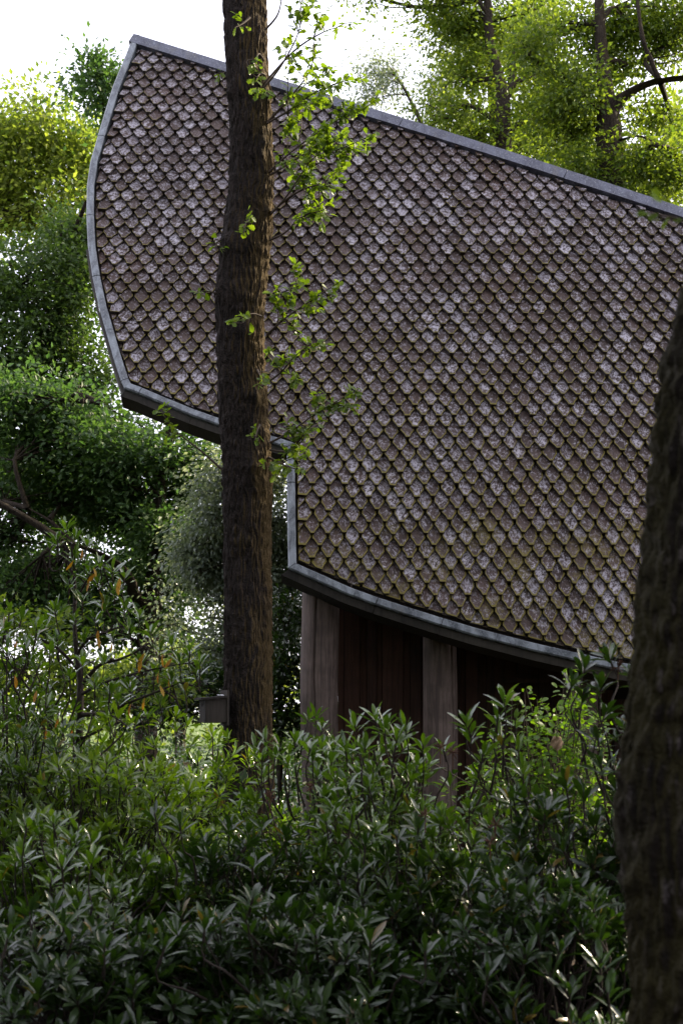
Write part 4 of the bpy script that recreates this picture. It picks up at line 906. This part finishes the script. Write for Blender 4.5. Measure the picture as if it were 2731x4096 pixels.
    return root

tall_br = [
    [(300, 3250, 10.6, 34), (318, 2960, 10.6, 32), (322, 2800, 10.6, 30), (322, 2700, 10.6, 26), (305, 2590, 10.6, 20), (300, 2460, 10.6, 15), (300, 2330, 10.6, 13), (275, 2250, 10.6, 10), (262, 2140, 10.6, 8)],
    [(325, 2740, 10.6, 20), (400, 2660, 10.5, 15), (470, 2640, 10.4, 12), (540, 2610, 10.3, 9), (600, 2570, 10.3, 7)],
    [(310, 2620, 10.6, 16), (350, 2560, 10.5, 13), (420, 2530, 10.4, 10), (500, 2500, 10.4, 7)],
    [(305, 2400, 10.6, 11), (350, 2320, 10.5, 9), (385, 2270, 10.4, 7), (440, 2250, 10.4, 5)],
    [(322, 2860, 10.6, 20), (420, 2850, 10.4, 15), (520, 2810, 10.3, 11), (620, 2770, 10.2, 9), (720, 2730, 10.2, 6)],
    [(315, 2680, 10.6, 14), (240, 2600, 10.5, 11), (170, 2560, 10.4, 8)], [(318, 2960, 10.6, 14), (450, 2900, 10.4, 10), (560, 2870, 10.3, 7)],
    [(322, 2780, 10.6, 14), (420, 2730, 10.4, 10), (560, 2690, 10.3, 8), (700, 2660, 10.2, 6), (790, 2650, 10.2, 5)]]
tall_sh = [(262, 2110, 10.6), (230, 2160, 10.5), (300, 2150, 10.5), (350, 2170, 10.5), (200, 2190, 10.6), (300, 2230, 10.5), (400, 2255, 10.4), (450, 2280, 10.4), (360, 2290, 10.5), (500, 2300, 10.4), (280, 2330, 10.5), (390, 2330, 10.4),
           (330, 2400, 10.5), (460, 2370, 10.4), (420, 2420, 10.4), (500, 2430, 10.4), (560, 2460, 10.3), (380, 2470, 10.5), (300, 2480, 10.5), (600, 2530, 10.3), (520, 2520, 10.3), (450, 2540, 10.4), (680, 2560, 10.3), (640, 2600, 10.3), (760, 2600, 10.2), (720, 2640, 10.2),
           (800, 2650, 10.2), (560, 2640, 10.3), (780, 2690, 10.2), (690, 2720, 10.2), (620, 2680, 10.3), (520, 2740, 10.3), (740, 2760, 10.2), (470, 2800, 10.3), (640, 2810, 10.2), (220, 2440, 10.5), (180, 2500, 10.4), (140, 2560, 10.4), (230, 2560, 10.5), (420, 2640, 10.4), (340, 2560, 10.5), (590, 2860, 10.3)]
tall_yl = [(330, 2195, 10.45), (296, 2240, 10.4), (375, 2270, 10.3), (385, 2290, 10.3), (480, 2310, 10.3), (470, 2330, 10.3), (362, 2320, 10.4), (412, 2405, 10.3), (393, 2520, 10.3), (395, 2545, 10.3), (450, 2570, 10.3), (580, 2610, 10.2), (570, 2640, 10.2), (650, 2615, 10.2), (690, 2630, 10.1), (635, 2690, 10.1), (675, 2715, 10.1), (580, 2790, 10.2), (36, 2540, 10.2), (70, 2560, 10.2), (175, 2900, 10.1), (185, 2910, 10.1), (640, 2740, 10.1), (525, 2815, 10.1), (290, 2910, 10.2)]
rhododendron('tall leggy rhododendron with bare stems and hanging orange leaves, on the left', 300, 2100, 10.6, 0.6, 0.5, 0, 'rhodo', 24, 0.105, 1, explicit=tall_sh, yellow=tall_yl, skip_dome=True, branches=tall_br)
rhododendron('dense rhododendron at the left edge, left of the tall leggy one', 40, 2500, 10.1, 0.95, 0.75, 420, 'rhodo', 16, 0.105, 2, explicit=[(40, 2440, 10.2), (90, 2470, 10.1), (20, 2520, 10.0), (150, 2510, 10.1), (230, 2560, 10.0), (200, 2600, 9.9), (330, 2640, 9.9), (100, 2580, 9.9), (280, 2700, 9.8), (160, 2660, 9.8), (380, 2740, 9.8), (440, 2760, 9.8)], yellow=[(150, 2760, 9.6), (60, 2700, 9.6), (240, 2870, 9.6)])
rhododendron('fresh bright green rhododendron below the bird box in front of the oak trunk', 770, 2860, 11.4, 0.95, 0.75, 330, 'rhodo_pale', 18, 0.105, 3)
rhododendron('bright rhododendron at the foot of the tall leggy one', 420, 2900, 9.9, 1.0, 0.8, 340, 'rhodo_pale', 20, 0.108, 4, explicit=[(540, 2890, 10.3), (440, 2920, 10.2)])
rhododendron('rhododendron in front of the cracked corner post', 1320, 2920, 10.2, 0.85, 0.8, 300, 'rhodo', 20, 0.108, 5, explicit=[(1180, 2960, 9.8), (1240, 3000, 9.6), (1060, 2960, 9.8), (1330, 3030, 9.4), (1120, 2980, 9.9), (1160, 3010, 9.7), (1100, 3030, 9.7), (1210, 2975, 10.0), (1020, 2990, 9.9), (1250, 3040, 9.6), (1150, 3050, 9.6), (1050, 3040, 9.7), (1290, 2990, 9.9)], seeds=[(1240, 3150, 9.3), (1080, 3190, 9.2)])
rhododendron('rhododendron sending shoots up between the two posts, withered flower heads among them', 1600, 2950, 8.9, 0.62, 0.6, 210, 'rhodo', 22, 0.112, 6, explicit=[(1420, 2900, 8.9), (1500, 2870, 8.9), (1540, 2900, 8.8), (1620, 2910, 8.8), (1590, 2950, 8.7), (1380, 2990, 8.9), (1690, 2980, 8.8), (1460, 2990, 8.7), (1770, 2990, 8.7)], seeds=[(1475, 2975, 8.8), (1760, 2990, 8.6), (1810, 3010, 8.6)])
rhododendron('rhododendron with the tallest upright shoot, in front of the small-leaved shrub', 1900, 3170, 8.4, 0.50, 0.5, 100, 'rhodo', 24, 0.115, 7, explicit=[(2015, 2800, 8.4), (1990, 2870, 8.4), (2060, 2880, 8.4), (1865, 2890, 8.4), (1880, 2940, 8.3), (2000, 2960, 8.4), (2070, 2990, 8.3), (1930, 3020, 8.3), (2090, 3080, 8.2)], seeds=[(1700, 3260, 8.0)])
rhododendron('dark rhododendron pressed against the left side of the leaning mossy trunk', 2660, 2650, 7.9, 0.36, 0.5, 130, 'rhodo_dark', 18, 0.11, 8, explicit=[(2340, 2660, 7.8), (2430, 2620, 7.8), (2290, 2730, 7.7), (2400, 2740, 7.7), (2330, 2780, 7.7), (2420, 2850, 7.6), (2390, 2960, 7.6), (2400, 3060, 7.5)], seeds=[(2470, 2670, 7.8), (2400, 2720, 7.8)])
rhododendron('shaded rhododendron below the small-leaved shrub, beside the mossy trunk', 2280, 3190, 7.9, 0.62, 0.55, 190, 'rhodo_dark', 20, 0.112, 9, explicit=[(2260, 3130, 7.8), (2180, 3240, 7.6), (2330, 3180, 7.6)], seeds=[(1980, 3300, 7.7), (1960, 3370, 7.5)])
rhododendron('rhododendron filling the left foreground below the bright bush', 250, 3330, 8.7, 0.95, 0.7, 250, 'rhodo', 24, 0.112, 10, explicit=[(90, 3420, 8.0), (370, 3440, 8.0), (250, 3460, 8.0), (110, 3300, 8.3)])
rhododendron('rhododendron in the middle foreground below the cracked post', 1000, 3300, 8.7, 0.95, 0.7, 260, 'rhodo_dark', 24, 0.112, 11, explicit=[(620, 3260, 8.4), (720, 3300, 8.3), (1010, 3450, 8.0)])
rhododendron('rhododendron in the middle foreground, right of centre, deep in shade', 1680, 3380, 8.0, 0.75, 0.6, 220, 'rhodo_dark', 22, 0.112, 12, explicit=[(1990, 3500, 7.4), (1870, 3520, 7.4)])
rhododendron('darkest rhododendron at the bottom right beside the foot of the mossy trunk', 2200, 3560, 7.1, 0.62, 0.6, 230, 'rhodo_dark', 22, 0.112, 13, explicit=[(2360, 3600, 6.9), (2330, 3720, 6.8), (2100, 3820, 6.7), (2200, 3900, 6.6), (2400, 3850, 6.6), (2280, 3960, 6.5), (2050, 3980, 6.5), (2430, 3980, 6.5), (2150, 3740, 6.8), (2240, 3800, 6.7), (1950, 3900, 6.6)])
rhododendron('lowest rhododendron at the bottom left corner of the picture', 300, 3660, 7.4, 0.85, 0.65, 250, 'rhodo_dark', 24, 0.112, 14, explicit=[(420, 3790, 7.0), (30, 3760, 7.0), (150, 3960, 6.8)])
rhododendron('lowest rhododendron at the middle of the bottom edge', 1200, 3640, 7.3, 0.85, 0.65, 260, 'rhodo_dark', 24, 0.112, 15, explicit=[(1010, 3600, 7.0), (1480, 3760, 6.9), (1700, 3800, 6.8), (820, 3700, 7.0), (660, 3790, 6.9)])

# ------------------------------------------------------------------ small-leaved shrub, brown leaf caught in it
def small_shrub():
    r = np.random.default_rng(77); Y = 10.4; base = np.array([(2200 - CX) / F * Y, Y, 0.0])
    root = thing('leafy_shrub', base, 'bright green shrub with small round leaves in front of the dark boarded wall', 'shrub')
    tb = Tubes(); pos, ax, up = [], [], []
    tips = [(1960, 2900), (2090, 2750), (2150, 2780), (2240, 2700), (2280, 2680), (2250, 2780), (2320, 2760), (2120, 2860), (2200, 2860), (2300, 2850), (2380, 2830), (1990, 2960), (2080, 2940), (2170, 2950), (2270, 2930), (2360, 2920), (1930, 3020), (2020, 3040), (2110, 3030), (2210, 3040), (2310, 3020), (2400, 3000), (1880, 3060), (1960, 3110), (2060, 3120), (2160, 3120), (2260, 3110), (2360, 3090), (1920, 3170), (2030, 3190), (2140, 3200), (2250, 3190), (1830, 3140), (2420, 2900), (2350, 3180), (2440, 3080)]
    for (x, y) in tips:
        for rep in range(3):
            e = P(x + r.normal() * 22, y + abs(r.normal()) * 22, Y + r.uniform(-0.35, 0.35)); a = base + np.array([r.normal() * 0.25, r.normal() * 0.15, 0.1]); a = a * 0.35 + np.array([e[0], e[1], e[2] - 0.55]) * 0.65
            c = catmull([a, (a + e) / 2 + r.normal(size=3) * 0.05, e], 8); tb.add(c, np.linspace(0.006, 0.002, 8), 4)
            for k_ in range(34):
                t = r.random() ** 0.7; i = min(6, int(t * 7)); q = c[i] + (c[i + 1] - c[i]) * (t * 7 - i)
                pos.append(q + r.normal(size=3) * np.array([0.045, 0.045, 0.025])); ax.append(norm(r.normal(size=3) * [1, 0.9, 0.35] + [0, -0.15, -0.1])); up.append(norm(np.array([0, -0.15, 1.0]) + r.normal(size=3) * 0.42))
    for i in range(6): tb.add(catmull([base + r.normal(size=3) * [.1, .1, 0], base + np.array([r.normal() * .3, r.normal() * .1, 0.7]), base + np.array([r.normal() * .6, r.normal() * .15, 1.3])], 10), np.linspace(0.012, 0.005, 10), 5)
    tb.build('stems', M['twig'], root)
    pos, ax, up = np.array(pos), np.array(ax), np.array(up); sz = 0.052 * r.uniform(0.6, 1.3, len(pos)); me = npmesh('leaf', T_SM[0], T_SM[1], M['small'], {'rnd': np.zeros(len(T_SM[0]))}, True)
    score = sz - 0.02 * (pos[:, 1] - Y) + 0.01 * pos[:, 2]; order = np.argsort(-score)
    for i in order[:220]: link('leaf', me, root, local_mat(pos[i], ax[i], up[i], sz[i], base))
    rest = order[220:]; V, f, rn = leaf_mesh(pos[rest], ax[rest], up[rest], sz[rest], T_SM)
    o = part('foliage', V, f, M['small'], root, {'rnd': rn}, True); o['kind'] = 'stuff'
small_shrub()
def dry_leaf():
    p = P(2228, 2945, 9.95); r = np.random.default_rng(4); n = 9; u = np.linspace(-1, 1, n); v = np.linspace(0, 1, n); U, Vv = np.meshgrid(u, v)
    wid = 0.042 * np.sin(np.pi * np.clip(Vv * 0.9 + 0.08, 0, 1)) ** 0.6
    X = U * wid; Z = -Vv * 0.10; Y = 0.03 * U ** 2 + 0.010 * np.sin(Vv * 9 + U * 4)
    pts = p + np.stack([X, Y, Z], -1).reshape(-1, 3) + r.normal(size=(n * n, 3)) * 0.002; ids = np.arange(n * n).reshape(n, n)
    o = part('dead_leaf', pts, [np.stack([ids[:-1, :-1], ids[:-1, 1:], ids[1:, 1:], ids[1:, :-1]], -1).reshape(-1, 4)], M['dry'], None, None, True)
    tag(o, 'curled pale brown dead leaf caught in the small-leaved shrub', 'leaf')
dry_leaf()
